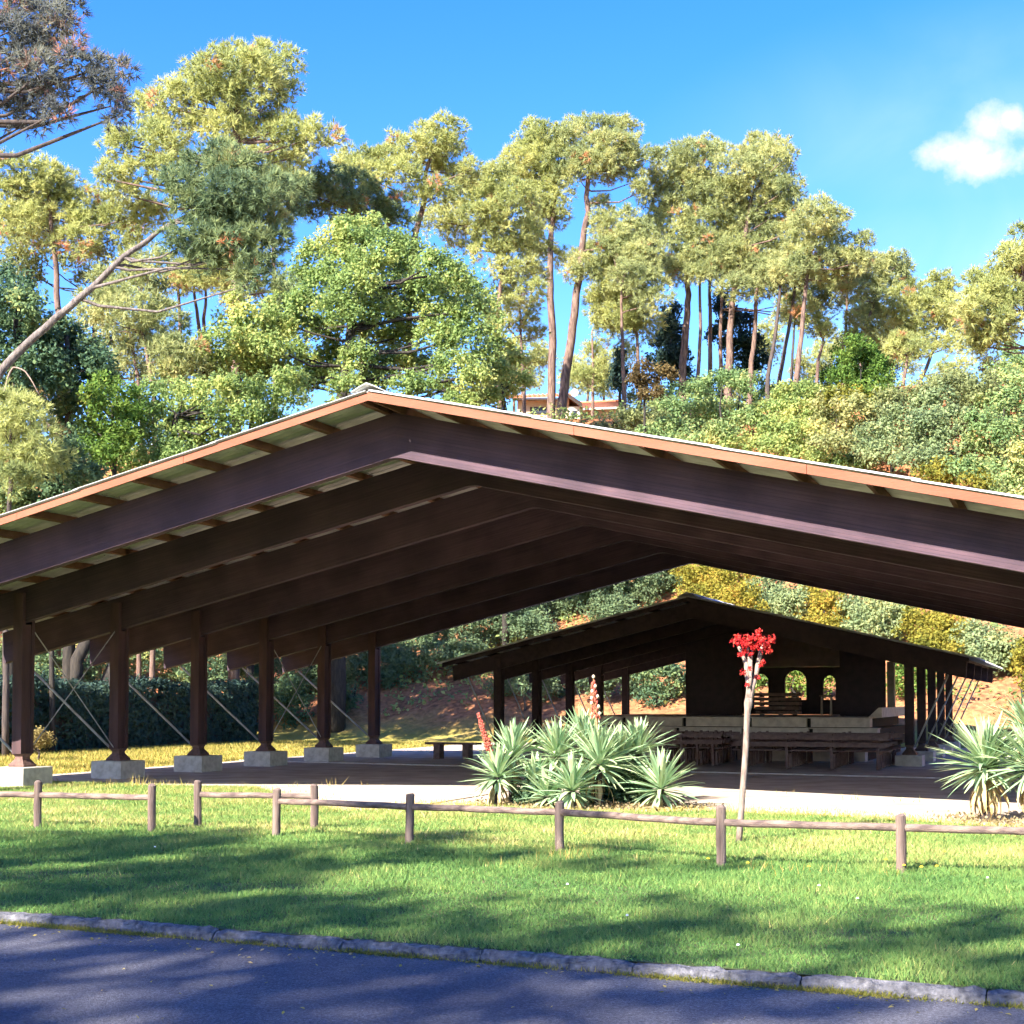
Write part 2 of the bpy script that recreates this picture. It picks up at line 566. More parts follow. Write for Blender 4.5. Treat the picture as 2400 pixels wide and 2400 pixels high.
def soup(name, V, k, m, tone=None, parent=None, kind=None, nrm=None):
    """mesh of separate k-cornered faces; V is (n*k,3), tone is one value per face"""
    n = len(V) // k
    me = bpy.data.meshes.new(name)
    me.vertices.add(n * k)
    me.vertices.foreach_set('co', np.ascontiguousarray(V, dtype=np.float32).ravel())
    me.loops.add(n * k)
    me.loops.foreach_set('vertex_index', np.arange(n * k, dtype=np.int32))
    me.polygons.add(n)
    me.polygons.foreach_set('loop_start', np.arange(0, n * k, k, dtype=np.int32))
    me.polygons.foreach_set('loop_total', np.full(n, k, dtype=np.int32))
    me.materials.append(m)
    if tone is not None:
        a = me.attributes.new('tone', 'FLOAT', 'FACE')
        a.data.foreach_set('value', np.clip(tone, 0, 1).astype(np.float32))
    if nrm is not None:
        # rounded shading: leaf normals lean towards the outside of their clump
        T = np.asarray(V, float).reshape(n, k, 3)
        g = np.cross(T[:, 1] - T[:, 0], T[:, 2] - T[:, 0])
        g /= np.linalg.norm(g, axis=1, keepdims=True) + 1e-12
        flip = (g * nrm).sum(1) < 0
        T[flip] = T[flip][:, ::-1]
        g[flip] *= -1
        me.vertices.foreach_set('co', np.ascontiguousarray(T, dtype=np.float32).ravel())
        nn_ = g * .35 + nrm * .65
        nn_ /= np.linalg.norm(nn_, axis=1, keepdims=True) + 1e-12
        ca = me.attributes.new('custom_normal', 'FLOAT_VECTOR', 'FACE')
        ca.data.foreach_set('vector', np.ascontiguousarray(nn_, dtype=np.float32).ravel())
    me.update(calc_edges=True)
    o = link(name, me, parent)
    if kind:
        o['kind'] = kind
    return o


def unit(a):
    return a / (np.linalg.norm(a, axis=-1, keepdims=True) + 1e-9)


# ------------------------------------------------------------------ terrain
def sstep(a, b, x):
    t = np.clip((x - a) / (b - a), 0, 1)
    return t * t * (3 - 2 * t)


def terr(x, y):
    u, v = w2h(np.asarray(x, float), np.asarray(y, float))
    d1 = v - 48.5
    d2 = (-23.5 - u) * .85
    d = np.logaddexp(d1 / 2.0, d2 / 2.0) * 2.0
    d = np.maximum(d, 0)
    dm = np.minimum(d, 28)
    z = .30 * dm + .0118 * dm * dm + np.maximum(d - 28, 0) * .05
    z = z * sstep(0, 4, d)
    und = .35 * np.sin(x * .31 + 1.3) * np.sin(y * .27) + .2 * np.sin(x * .83) * np.sin(y * .71 + 2)
    z = z + und * sstep(1, 8, d)
    low = -.16 + .15 * sstep(19.5, 21.5, v)
    return np.where(d > .01, z - .01, 0) + np.where(d > .01, 0, low)


def build_ground():
    xs = np.concatenate([np.arange(-240, -70, 10), np.arange(-70, 90, 1.25), np.arange(90, 261, 10)])
    ys = np.concatenate([np.arange(-120, -20, 10), np.arange(-20, 120, 1.25), np.arange(120, 421, 15)])
    X, Y = np.meshgrid(xs, ys)
    Z = terr(X, Y)
    nx, ny = len(xs), len(ys)
    me = bpy.data.meshes.new('ground')
    V = np.stack([X, Y, Z], -1).reshape(-1, 3)
    idx = np.arange(nx * ny).reshape(ny, nx)
    Fq = np.stack([idx[:-1, :-1], idx[:-1, 1:], idx[1:, 1:], idx[1:, :-1]], -1).reshape(-1, 4)
    me.from_pydata(V.tolist(), [], Fq.tolist())
    me.materials.append(M['ground'])
    me.polygons.foreach_set('use_smooth', [True] * len(me.polygons))
    a = me.attributes.new('litter', 'FLOAT', 'POINT')
    a.data.foreach_set('value', sstep(.15, .9, V[:, 2]).astype(np.float32))
    me.update()
    struct(link('ground', me))


build_ground()

# kerb line (road side edge of the kerb foot, road 0.12 m below the lawn)
RZ = -.065
K0, K1 = gnd(0, 2163, RZ)[:2], gnd(2400, 2362, RZ)[:2]
KD = (K1 - K0) / np.linalg.norm(K1 - K0)
KN = np.array([-KD[1], KD[0]])                       # towards the lawn


def kpt(s, n, z):
    p = K0 + KD * s + KN * n
    return (p[0], p[1], z)


mb = MB()
mb.add([kpt(-60, -9, RZ), kpt(70, -9, RZ), kpt(70, .06, RZ), kpt(-60, .06, RZ)], [(0, 1, 2, 3)])
struct(part('road', mb, M['asphalt']))
mb = MB()
NSEG = 60
vs, fs = [], []
back = [h2w(u, 22.3)[:2] for u in np.linspace(-40, 45, NSEG + 1)]
for i, s in enumerate(np.linspace(-34, 44, NSEG + 1)):
    a = np.array(kpt(s, .10, 0)[:2])
    for k in range(9):
        p = a + (np.array(back[i]) - a) * k / 8
        vs.append((p[0], p[1], 0))
for i in range(NSEG):
    for k in range(8):
        fs.append((i * 9 + k, i * 9 + 9 + k, i * 9 + 10 + k, i * 9 + k + 1))
mb.add(vs, fs)
struct(part('lawn', mb, M['soil']))

# kerb: one stone a metre, rounded nose, each a piece of the kerb
kerb = link('kerb', None)
kerb['kind'] = 'structure'
kerb['label'] = 'low rounded concrete kerb between road and lawn'
KLEN = 1.02
prof = [(0, RZ - .02), (.008, -.030), (.024, -.006), (.045, .004), (.08, .006), (.112, .004), (.117, -.06)]


def kerb_mesh(seed):
    r = np.random.default_rng(seed)
    ss = np.linspace(.005, KLEN - .005, 17)
    vs, fs = [], []
    for i, s in enumerate(ss):
        e = .012 if i in (0, 16) else 0
        for (n, z) in prof:
            vs.append((s, n + r.normal(0, .006), z + r.normal(0, .0055) - (e if z > -.05 else 0)))
    m_ = len(prof)
    for i in range(16):
        for k in range(m_ - 1):
            fs.append((i * m_ + k, i * m_ + m_ + k, i * m_ + m_ + k + 1, i * m_ + k + 1))
    fs.append(tuple(range(m_)))
    fs.append(tuple(range(16 * m_ + m_ - 1, 16 * m_ - 1, -1)))
    return MB().add(vs, fs).mesh('kerb_stone', M['kerb'])


kms = [kerb_mesh(s) for s in range(5)]
s0 = np.dot(gnd(1510, 2245, 0)[:2] - K0, KD) % KLEN
ang = math.atan2(KD[1], KD[0])
for i in range(-7, 17):
    p = kpt(s0 + i * KLEN, random.uniform(-.006, .006), 0)
    link('kerb_stone', kms[i % 5], kerb, (p[0], p[1], random.uniform(-.006, .004)), (0, 0, ang + random.uniform(-.006, .006)))

# sand: floor of the front hall and the bright apron before it
sand_px = [(595, 1846), (650, 1862), (720, 1885), (800, 1903), (900, 1900), (985, 1892), (1060, 1893), (1150, 1890), (1300, 1903), (1450, 1905), (1560, 1905), (1640, 1902), (1760, 1908), (1900, 1913), (2050, 1920), (2200, 1930), (2330, 1940), (2500, 1953), (2700, 1975)]
front_edge = [gnd(*p)[:2] for p in sand_px]
vs, fs = [], []
fe = []
for i in range(len(front_edge) - 1):
    for k in range(6):
        p = front_edge[i] + (front_edge[i + 1] - front_edge[i]) * k / 6
        fe.append(p + RNG.normal(0, .05, 2))
fe = [h2w(-11.2, 23.2)[:2], h2w(-9.8, 22.7)[:2], h2w(-8.3, 22.4)[:2], h2w(-7.0, 22.2)[:2]] + fe
for p in fe:
    u, v = w2h(*p)
    for k, vv in enumerate(np.linspace(v, 49, 9)):
        w = h2w(u, vv)
        vs.append((w[0], w[1], .012))
for i in range(len(fe) - 1):
    for k in range(8):
        fs.append((i * 9 + k, i * 9 + 9 + k, i * 9 + 10 + k, i * 9 + k + 1))
struct(part('sand_floor', MB().add(vs, fs), M['sand']))
mb = MB()
a, b = gnd(560, 1784)[:2], gnd(2300, 1829)[:2]
d = (b - a) / np.linalg.norm(b - a)
n = np.array([-d[1], d[0]])
cs = [a, b, b + n * .10, a + n * .10]
mb.add([(*c, .0) for c in cs] + [(*c, .035) for c in cs], [(4, 5, 6, 7), (0, 1, 5, 4), (1, 2, 6, 5), (2, 3, 7, 6), (3, 0, 4, 7)])
struct(part('floor_edging', mb, M['concrete']))


# ------------------------------------------------------------------ timber halls
def corrugated(name, L, Wd, m, nw=6, amp=.022, th=.008):
    seg = nw * 6
    vs, fs = [], []
    for j in range(seg + 1):
        y = Wd * j / seg
        z = amp * math.sin(2 * math.pi * nw * j / seg)
        vs += [(0, y, z), (L, y, z), (0, y, z - th), (L, y, z - th)]
    for j in range(seg):
        o, q = j * 4, j * 4 + 4
        fs += [(o, o + 1, q + 1, q), (o + 2, q + 2, q + 3, o + 3), (o, q, q + 2, o + 2), (o + 1, o + 3, q + 3, q + 1)]
    fs += [(0, 2, 3, 1), (seg * 4, seg * 4 + 1, seg * 4 + 3, seg * 4 + 2)]
    me = MB().add(vs, fs).mesh(name, m)
    return me


def hall(name, label, P):
    """P: dimensions in the hall's own axes (x across, y along the ridge, z up)"""
    o = h2w(P['ur'], 0, 0)
    root = thing(name, label, 'pavilion', o, -PSI)
    t = P['t']
    frames = [P['v1'] + P['s'] * i for i in range(P['n'])]
    uc, tail, Ha, bd, bt = P['uc'], P['uc'] + P['over'], P['Ha'], P['bd'], P['bt']
    # beams: two sloping halves to a frame
    sh = {}
    for sgn in (-1, 1):
        pl = [(0, Ha - .012), (.10, Ha - .018), (.36, Ha - .36 * t), (tail, Ha - tail * t), (tail + .03, Ha - tail * t + bd), (0, Ha + bd)]
        poly = [(sgn * x, z) for x, z in pl]
        if sgn < 0:
            poly = poly[::-1]
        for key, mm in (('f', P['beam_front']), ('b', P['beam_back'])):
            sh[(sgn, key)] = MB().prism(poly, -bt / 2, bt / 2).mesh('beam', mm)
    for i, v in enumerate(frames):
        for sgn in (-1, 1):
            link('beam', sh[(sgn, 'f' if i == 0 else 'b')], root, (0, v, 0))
    # columns: two planks clasping the beam, standing on a steel shoe and a concrete block
    zu = Ha - uc * t
    colm = MB()
    cw, cd_ = P['cw'], P['cd']
    colm.box((-cw / 2, -cd_ / 2, 0), (cw / 2, -bt / 2 - .004, zu + bd * .85 - P['zp'] - .24))
    colm.box((-cw / 2, bt / 2 + .004, 0), (cw / 2, cd_ / 2, zu + bd * .85 - P['zp'] - .24))
    colm.box((-cw / 2 + .02, -bt / 2 - .004, .003), (cw / 2 - .02, bt / 2 + .004, zu - P['zp'] - .27))
    colm = colm.mesh('column', P['colmat'])
    k = cw / .2
    shoe = MB().loft([(0, 0, .0, .165 * k, .165 * k), (0, 0, .035, .165 * k, .165 * k), (0, 0, .14, .085 * k, .10 * k), (0, 0, .18, .08 * k, .095 * k), (0, 0, .235, .105 * k, .125 * k), (0, 0, .245, .105 * k, .125 * k)]).mesh('base_shoe', M['shoe'])
    bx, by = P['block']
    block = MB().loft([(0, 0, -.02, bx / 2, by / 2), (0, 0, P['zp'] - .012, bx / 2, by / 2), (0, 0, P['zp'], bx / 2 - .012, by / 2 - .012)]).mesh('footing', P['blockmat'])
    ust = uc + P['over'] - .4
    for i, v in enumerate(frames):
        for sgn in (-1, 1):
            c = link('column', colm, root, (sgn * uc, v, P['zp'] + .242))
            link('base_shoe', shoe, c, (0, 0, -.240))
            link('footing', block, root, (sgn * (uc - P['boff']), v, 0))
            st = MB().tube([(sgn * (uc + .11), v, P['zp'] + .18), (sgn * ust, v, Ha - ust * t - .004)], P['strut'], 8)
            part('strut', st, M['steel'], root, True)
    for (i, j) in P['brace']:
        for sgn in (-1, 1):
            for a_, b_ in ((i, j), (j, i)):
                dirv = .14 if frames[b_] > frames[a_] else -.14
                part('bracing_rod', MB().tube([(sgn * uc, frames[a_] + dirv, zu - .02), (sgn * uc, frames[b_] - dirv, P['zp'] + .25)], .011, 6), M['steel'], root)
    # purlins
    v0, v1 = frames[0] - P['ov'], frames[-1] + P['ovb']
    th = math.atan(t)
    pz = Ha + bd
    pm = MB().box((-.035, v0 + .035, .003), (.035, v1, P['ph'])).mesh('purlin', M['purlin'] if P['big'] else P['beam_back'])
    u = .10
    while u < tail + .05:
        for sgn in (-1, 1):
            link('purlin', pm, root, (sgn * u, 0, pz - u * t), (0, sgn * th, 0))
        u += P['pstep']
    # corrugated sheets, lapped downhill
    nrow, ncol = P['rows'], P['cols']
    edge = tail + .15
    Ls = edge / math.cos(th) / nrow
    Wd = (v1 - v0 + .06) / ncol
    sm = corrugated('roof_sheet', Ls + .10, Wd + .012, P['sheetmat'])
    top = pz + P['ph'] + .034
    for sgn in (-1, 1):
        for r in range(nrow):
            for c in range(ncol):
                vv = v0 - .03 + c * Wd
                uu = .02 + r * Ls * math.cos(th)
                zz = top - uu * t + random.uniform(-.002, .002) + (c % 2) * .005
                dth = random.uniform(-.0008, .0008)
                if sgn > 0:
                    link('roof_sheet', sm, root, (uu, vv, zz), (0, th - .005 + dth, 0))
                else:
                    link('roof_sheet', sm, root, (-uu, vv + Wd, zz), (0, th - .005 + dth, math.pi))
    # ridge caps
    rp = []
    for a_ in np.linspace(-.24, .24, 9):
        rp.append((a_, .075 - abs(a_) * .34 + .03 * math.cos(a_ / .24 * math.pi / 2)))
    vs_, fs_ = [], []
    for yy in (0, Wd + .05):
        vs_ += [(x, yy, z) for x, z in rp] + [(x, yy, z - .012) for x, z in rp]
    n9 = 9
    for i in range(n9 - 1):
        fs_ += [(i, i + 1, 18 + i + 1, 18 + i), (9 + i + 1, 9 + i, 27 + i, 27 + i + 1), (i + 1, i, 9 + i, 9 + i + 1), (18 + i, 18 + i + 1, 27 + i + 1, 27 + i)]
    fs_ += [(0, 18, 27, 9), (8, 17, 35, 26)]
    rcm = MB().add(vs_, fs_).mesh('ridge_cap', P['sheetmat'], True)
    for c in range(ncol):
        link('ridge_cap', rcm, root, (0, v0 - .05 + c * Wd, top - .005 + (c % 2) * .008), (random.uniform(-.004, .004), 0, 0))
    # rake boards, in lengths
    fz = top - .024 - P['fh']
    nb = P['nfasc']
    for (yy, ln) in ((v0, 0), (v1, 1)):
        for sgn in (-1, 1):
            for b in range(nb):
                ua, ub = b * (edge - .03) / nb + (.003 if b else .0), (b + 1) * (edge - .03) / nb - .003
                poly = [(sgn * ua, fz - ua * t), (sgn * ub, fz - ub * t), (sgn * ub, fz + P['fh'] - ub * t), (sgn * ua, fz + P['fh'] - ua * t)]
                if sgn < 0:
                    poly = poly[::-1]
                dz = random.uniform(-.003, .003)
                part('fascia_board', MB().prism(poly, yy + dz, yy + .032 + dz), M['fascia'] if P['big'] else P['beam_back'], root)
    return root


FH = dict(big=True, ur=0, v1=18.364, s=2.836, n=7, uc=9.03, over=2.87, Ha=5.067, bd=.64, bt=.17, t=.228, zp=.36, cw=.21, cd=.34, block=(.72, .80), boff=0.0, strut=.026,
          brace=[(1, 2), (4, 5)], ov=.91, ovb=.30, ph=.12, pstep=.95, rows=5, cols=18, fh=.115, nfasc=4,
          beam_front=M['beam'], beam_back=M['beam_in'], colmat=M['column'], blockmat=M['concrete'], sheetmat=M['sheet'])
hall('timber_hall', 'large open timber hall in front with wide corrugated gable roof and orange rake boards', FH)
RH = dict(big=False, ur=.03, v1=35.3, s=2.883, n=5, uc=5.30, over=1.30, Ha=3.66, bd=.40, bt=.14, t=.237, zp=.27, cw=.20, cd=.28, block=(.62, .66), boff=.0, strut=.022,
          brace=[], ov=.55, ovb=1.05, ph=.09, pstep=.9, rows=3, cols=14, fh=.11, nfasc=2,
          beam_front=M['rear_timber'], beam_back=M['rear_timber'], colmat=M['rear_timber'], blockmat=M['stage_concrete'], sheetmat=M['sheet'])
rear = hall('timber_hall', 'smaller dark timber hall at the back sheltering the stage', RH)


# stage wall of the rear hall, with three arched openings (x across, z up, in the hall's axes)
def px2u(px, py, v):
    d = ray(px, py)
    # intersect the plane v = const
    k = v / (SP * d[0] + CP * d[1])
    return CU + (CP * d[0] - SP * d[1]) * k - RH['ur'], CAMZ + d[2] * k


VW = 45.2
xl, _ = px2u(1607, 1600, VW)
xr, _ = px2u(2074, 1600, VW)
openings = []
for (xa, xb, ytop, ybot) in ((1765, 1801, 1579, 1660), (1838, 1890, 1571, 1640), (1928, 1959, 1583, 1640)):
    ua, zt = px2u(xa, ytop, VW)
    ub, zb = px2u(xb, ybot, VW)
    openings.append((ua, ub, zb, zt))
zcap = 2.62


def wall_with_arches(x0, x1, z0, z1, ops, y0, y1):
    m_ = MB()
    xs = [x0] + [q for o_ in ops for q in (o_[0], o_[1])] + [x1]
    for i in range(0, len(xs), 2):
        m_.box((xs[i], y0, z0), (xs[i + 1], y1, z1))
    for (a_, b_, zb_, zt_) in ops:
        m_.box((a_, y0, z0), (b_, y1, zb_))
        r_ = (b_ - a_) / 2
        c_ = (a_ + b_) / 2
        th_ = np.linspace(math.pi, 0, 13)
        arc = [(c_ + r_ * math.cos(q), zt_ - r_ + r_ * math.sin(q)) for q in th_]
        for p, q in zip(arc[:-1], arc[1:]):
            m_.prism([(p[0], p[1]), (q[0], q[1]), (q[0], z1), (p[0], z1)], y0, y1)
        # straight jambs up to the spring line are the neighbouring boxes
    return m_


STZ = 1.12
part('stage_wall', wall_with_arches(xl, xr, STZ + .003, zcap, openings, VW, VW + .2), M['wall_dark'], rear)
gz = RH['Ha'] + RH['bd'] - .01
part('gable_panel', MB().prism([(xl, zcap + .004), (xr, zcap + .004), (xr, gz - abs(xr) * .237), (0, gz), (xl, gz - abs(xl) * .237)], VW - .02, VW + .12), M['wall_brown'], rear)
for xa, xb in ((px2u(1607, 1600, 41.2)[0], px2u(1738, 1600, 41.2)[0]), (px2u(1968, 1600, 41.2)[0], px2u(2075, 1600, 41.2)[0])):
    part('side_panel', MB().box((xa, 41.2, STZ + .003), (xb, 41.32, RH['Ha'] - max(abs(xa), abs(xb)) * .237 + .3)), M['wall_dark'], rear)
ua, _ = px2u(2079, 1600, 42.0)
ub, _ = px2u(2096, 1600, 42.0)
part('pillar', MB().box((ua, 42.0, STZ + .003), (ub, 42.25, 2.68)), M['pillar'], rear)

# stage: four concrete tiers, each built of blocks with dark slots between
stage = thing('stage', 'stepped pale concrete stage with dark slots under the rear hall roof', 'stage', h2w(0, 0, 0), -PSI)
tiers = [(37.0, .0, .29, -4.55, 4.05), (37.45, .29, .58, -4.45, 4.25), (37.9, .58, .85, -4.35, 4.25), (38.35, .85, STZ, -4.25, 4.0)]
for i, (vv, z0, z1, x0, x1) in enumerate(tiers):
    cuts = np.linspace(x0, x1, 6) + (RNG.uniform(-.25, .25, 6) * np.array([0, 1, 1, 1, 1, 0]))
    part('tier_core', MB().box((x0 + .02, vv + .14, z0), (x1 - .02, 45.1 - i * .01, z1 - .03)), M['vent'], stage)
    for k_ in range(5):
        g = .055
        part('block', MB().box((cuts[k_] + (g if k_ else 0), vv, z0 + .012), (cuts[k_ + 1] - (g if k_ < 4 else 0), vv + .5, z1 - .03)), M['stage_concrete'], stage)
    part('tread', MB().box((x0 - .02, vv - .03, z1 - .028), (x1 + .02, vv + .6 if i < 3 else 45.0, z1)), M['stage_concrete'], stage)
part('parapet', MB().prism([(3.95, STZ + .002), (4.3, STZ + .002), (4.3, STZ + .26), (4.22, STZ + .26)], 38.4, 44.8), M['stage_concrete'], stage)


# stack of boards and trestle on the stage
def w(u, v, z=0):
    return h2w(u, v, z)


u0, _ = px2u(1772, 1650, 42.5)
u1, _ = px2u(1882, 1650, 42.5)
st = thing('board_stack', 'stack of long boards piled on the stage below the middle arch', 'boards', w((u0 + u1) / 2, 42.5, STZ), -PSI)
hw = (u1 - u0) / 2
for i in range(5):
    part('board', MB().box((-hw + random.uniform(0, .06), -.2, .035 + i * .135), (hw - random.uniform(0, .06), .2, .035 + i * .135 + .095)), M['bench'], st)
    for q in (-.7, .1, .7):
        part('spacer', MB().box((q * hw - .04, -.16, i * .135), (q * hw + .04, .16, .034 + i * .135)), M['vent'], st)
u0, _ = px2u(1928, 1650, 41.5)
u1, _ = px2u(1950, 1650, 41.5)
st = thing('lectern', 'thin legged lectern standing on the stage below the right arch', 'lectern', w((u0 + u1) / 2, 41.5, STZ), -PSI)
hw = (u1 - u0) / 2
for q in (-hw, hw):
    part('leg', MB().tube([(q, -.12, 0), (q, -.02, .55)], .02, 6), M['pillar'], st)
    part('leg', MB().tube([(q, .14, 0), (q, .06, .55)], .02, 6), M['pillar'], st)
part('top', MB().prism([(-hw - .04, .556), (hw + .04, .556), (hw + .04, .60), (-hw - .04, .60)], -.16, .16), M['bench'], st)


# benches in front of the stage
def make_bench(L):
    ms = {}
    ms['leg'] = MB().box((-.03, -.22, 0), (.03, -.16, .40)).box((-.03, .16, 0), (.03, .22, .40)).box((-.028, -.16, .34), (.028, .16, .395)).box((-.03, -.27, .40), (.03, -.225, .80)).mesh('leg', M['bench'])
    ms['seat_slat'] = MB().box((-L / 2, -.055, 0), (L / 2, .055, .028)).mesh('seat_slat', M['bench'])
    ms['back_slat'] = MB().box((-L / 2, -.014, -.05), (L / 2, .014, .05)).mesh('back_slat', M['bench'])
    return ms


def place_bench(ms, L, u, v, label, group):
    r = thing('bench', label, 'bench', w(u, v, .012), -PSI, group)
    for q in np.linspace(-L / 2 + .25, L / 2 - .25, 4):
        link('leg', ms['leg'], r, (q, 0, 0))
    for q in (-.14, 0, .14):
        link('seat_slat', ms['seat_slat'], r, (0, q, .403))
    for z in (.56, .72):
        link('back_slat', ms['back_slat'], r, (0, -.288, z))
    return r


ordn = ['nearest', 'second', 'third', 'fourth', 'fifth']
ub0, ub1 = px2u(1722, 1760, 33.0)[0], px2u(2088, 1760, 33.0)[0]
BLL = ub1 - ub0
BL = make_bench(BLL)
for i in range(5):
    place_bench(BL, BLL, (ub0 + ub1) / 2 + random.uniform(-.05, .05), 33.0 + i * .72, 'long brown slatted bench, %s row of the right block before the stage' % ordn[i], 'benches before the stage')
us0, us1 = px2u(1545, 1760, 34.0)[0], px2u(1700, 1760, 34.0)[0]
BS = make_bench(us1 - us0)
for i in range(4):
    place_bench(BS, us1 - us0, (us0 + us1) / 2 + random.uniform(-.06, .06), 34.0 + i * .68, 'shorter slatted bench, %s row left of the long benches' % ordn[i], 'benches before the stage')
g = gnd(1062, 1780)
lb = thing('low_bench', 'low dark slab bench on two blocks left of the yuccas', 'bench', (g[0], g[1], .012), -PSI)
part('slab', MB().box((-.75, -.19, .385), (.75, .19, .44)), M['bench'], lb)
for q in (-.42, .42):
    part('leg', MB().box((q - .09, -.15, 0), (q + .09, .15, .384)), M['bench'], lb)


# ------------------------------------------------------------------ log fences
def log_tube(L, r, seed, chamfer=.012):
    rr = np.random.default_rng(seed)
    zs = [0, L * .25, L * .5, L * .75, L - chamfer, L]
    rad = [r * 1.03, r * (1 + rr.normal(0, .02)), r * (1 + rr.normal(0, .02)), r * (1 + rr.normal(0, .02)), r, r - chamfer]
    off = rr.normal(0, .0025, (6, 2))
    return MB().tube([(off[i][0], off[i][1], zs[i]) for i in range(6)], rad, 14)


def fence(label, posts, rails, extra_left=None, extra_right=None):
    base = gnd(*posts[0][:2])
    root = thing('log_fence', label, 'fence', base, 0)
    P3 = [gnd(px, py) for px, py, _ in posts]
    for i, ((px, py, pt_), g_) in enumerate(zip(posts, P3)):
        hgt = (py - pt_) * g_[1] / F
        lx = link('post', log_tube(hgt + .05, .048, i + px).mesh('post', M['post'], False), root, (g_[0] - base[0], g_[1] - base[1], -.05), (random.uniform(-.015, .015), random.uniform(-.02, .02), random.uniform(0, 6)))
    segs = [(P3[a], P3[b]) for a, b in rails]
    if extra_left is not None:
        segs.append((extra_left, P3[0]))
    if extra_right is not None:
        segs.append((P3[-1], extra_right))
    for i, (a, b) in enumerate(segs):
        d_ = b - a
        L = np.linalg.norm(d_[:2])
        dn = d_ / L
        n_ = int(6)
        m_ = MB()
        pts, rad = [], []
        for k in range(n_ + 1):
            q = a + dn * (.035 + (L - .07) * k / n_)
            pts.append((q[0] - base[0], q[1] - base[1], .415 + random.uniform(-.004, .004)))
            rad.append(.036 * random.uniform(.95, 1.05))
        m_.tube(pts, rad, 12)
        part('rail', m_, M['rail'], root)


A0 = gnd(88, 1942)
A1 = gnd(355, 1950)
fence('short log rail fence at the far left of the lawn', [(88, 1942, 1832), (355, 1950, 1840)], [(0, 1)], extra_left=A0 + (A0 - A1) * 1.0)
fence('two-post log rail fence standing behind the left end of the long fence', [(463, 1941, 1830), (737, 1946, 1840)], [(0, 1)])
C3, C4 = gnd(1690, 2030), gnd(2112, 2046)
fence('long low log rail fence running across the right of the lawn', [(647, 1961, 1850), (960, 1979, 1861), (1312, 1997, 1880), (1690, 2030, 1891), (2112, 2046, 1911)], [(0, 1), (1, 2), (2, 3), (3, 4)], extra_right=C4 + (C4 - C3) * 1.05)

# ------------------------------------------------------------------ yuccas
leaf_meshes = []


def yucca_leaf(L, wd, bend, seed):
    n_ = 6
    vs, fs = [], []
    for i in range(n_ + 1):
        s = i / n_
        x = L * s * math.cos(bend * s * .9)
        z = -L * s * s * math.sin(bend) * .55
        ww = wd * (.55 + 1.0 * s if s < .45 else 1.0 * (1 - ((s - .45) / .55) ** 1.7) + .0)
        ww = max(ww, .002)
        vs += [(x, -ww, z + ww * .35), (x, 0, z), (x, ww, z + ww * .35)]
    for i in range(n_):
        o_ = i * 3
        fs += [(o_, o_ + 1, o_ + 4, o_ + 3), (o_ + 1, o_ + 2, o_ + 5, o_ + 4)]
    me = MB().add(vs, fs).mesh('leaf', YUC)
    a = me.attributes.new('tone', 'FLOAT', 'FACE')
    r = np.random.default_rng(seed)
    base = r.uniform(.15, .85)
    a.data.foreach_set('value', np.array([base + .1 * (i // 2) / n_ for i in range(2 * n_)], dtype=np.float32))
    return me


for i in range(14):
    leaf_meshes.append(yucca_leaf(1.0, .026 + .004 * (i % 3), [.05, .12, .25, .4, .6, .08, .18][i % 7], i))
dry_meshes = []
for i in range(4):
    me = yucca_leaf(1.0, .030, .75 + .12 * i, 40 + i)
    me.materials.clear()
    me.materials.append(YUCDRY)
    dry_meshes.append(me)


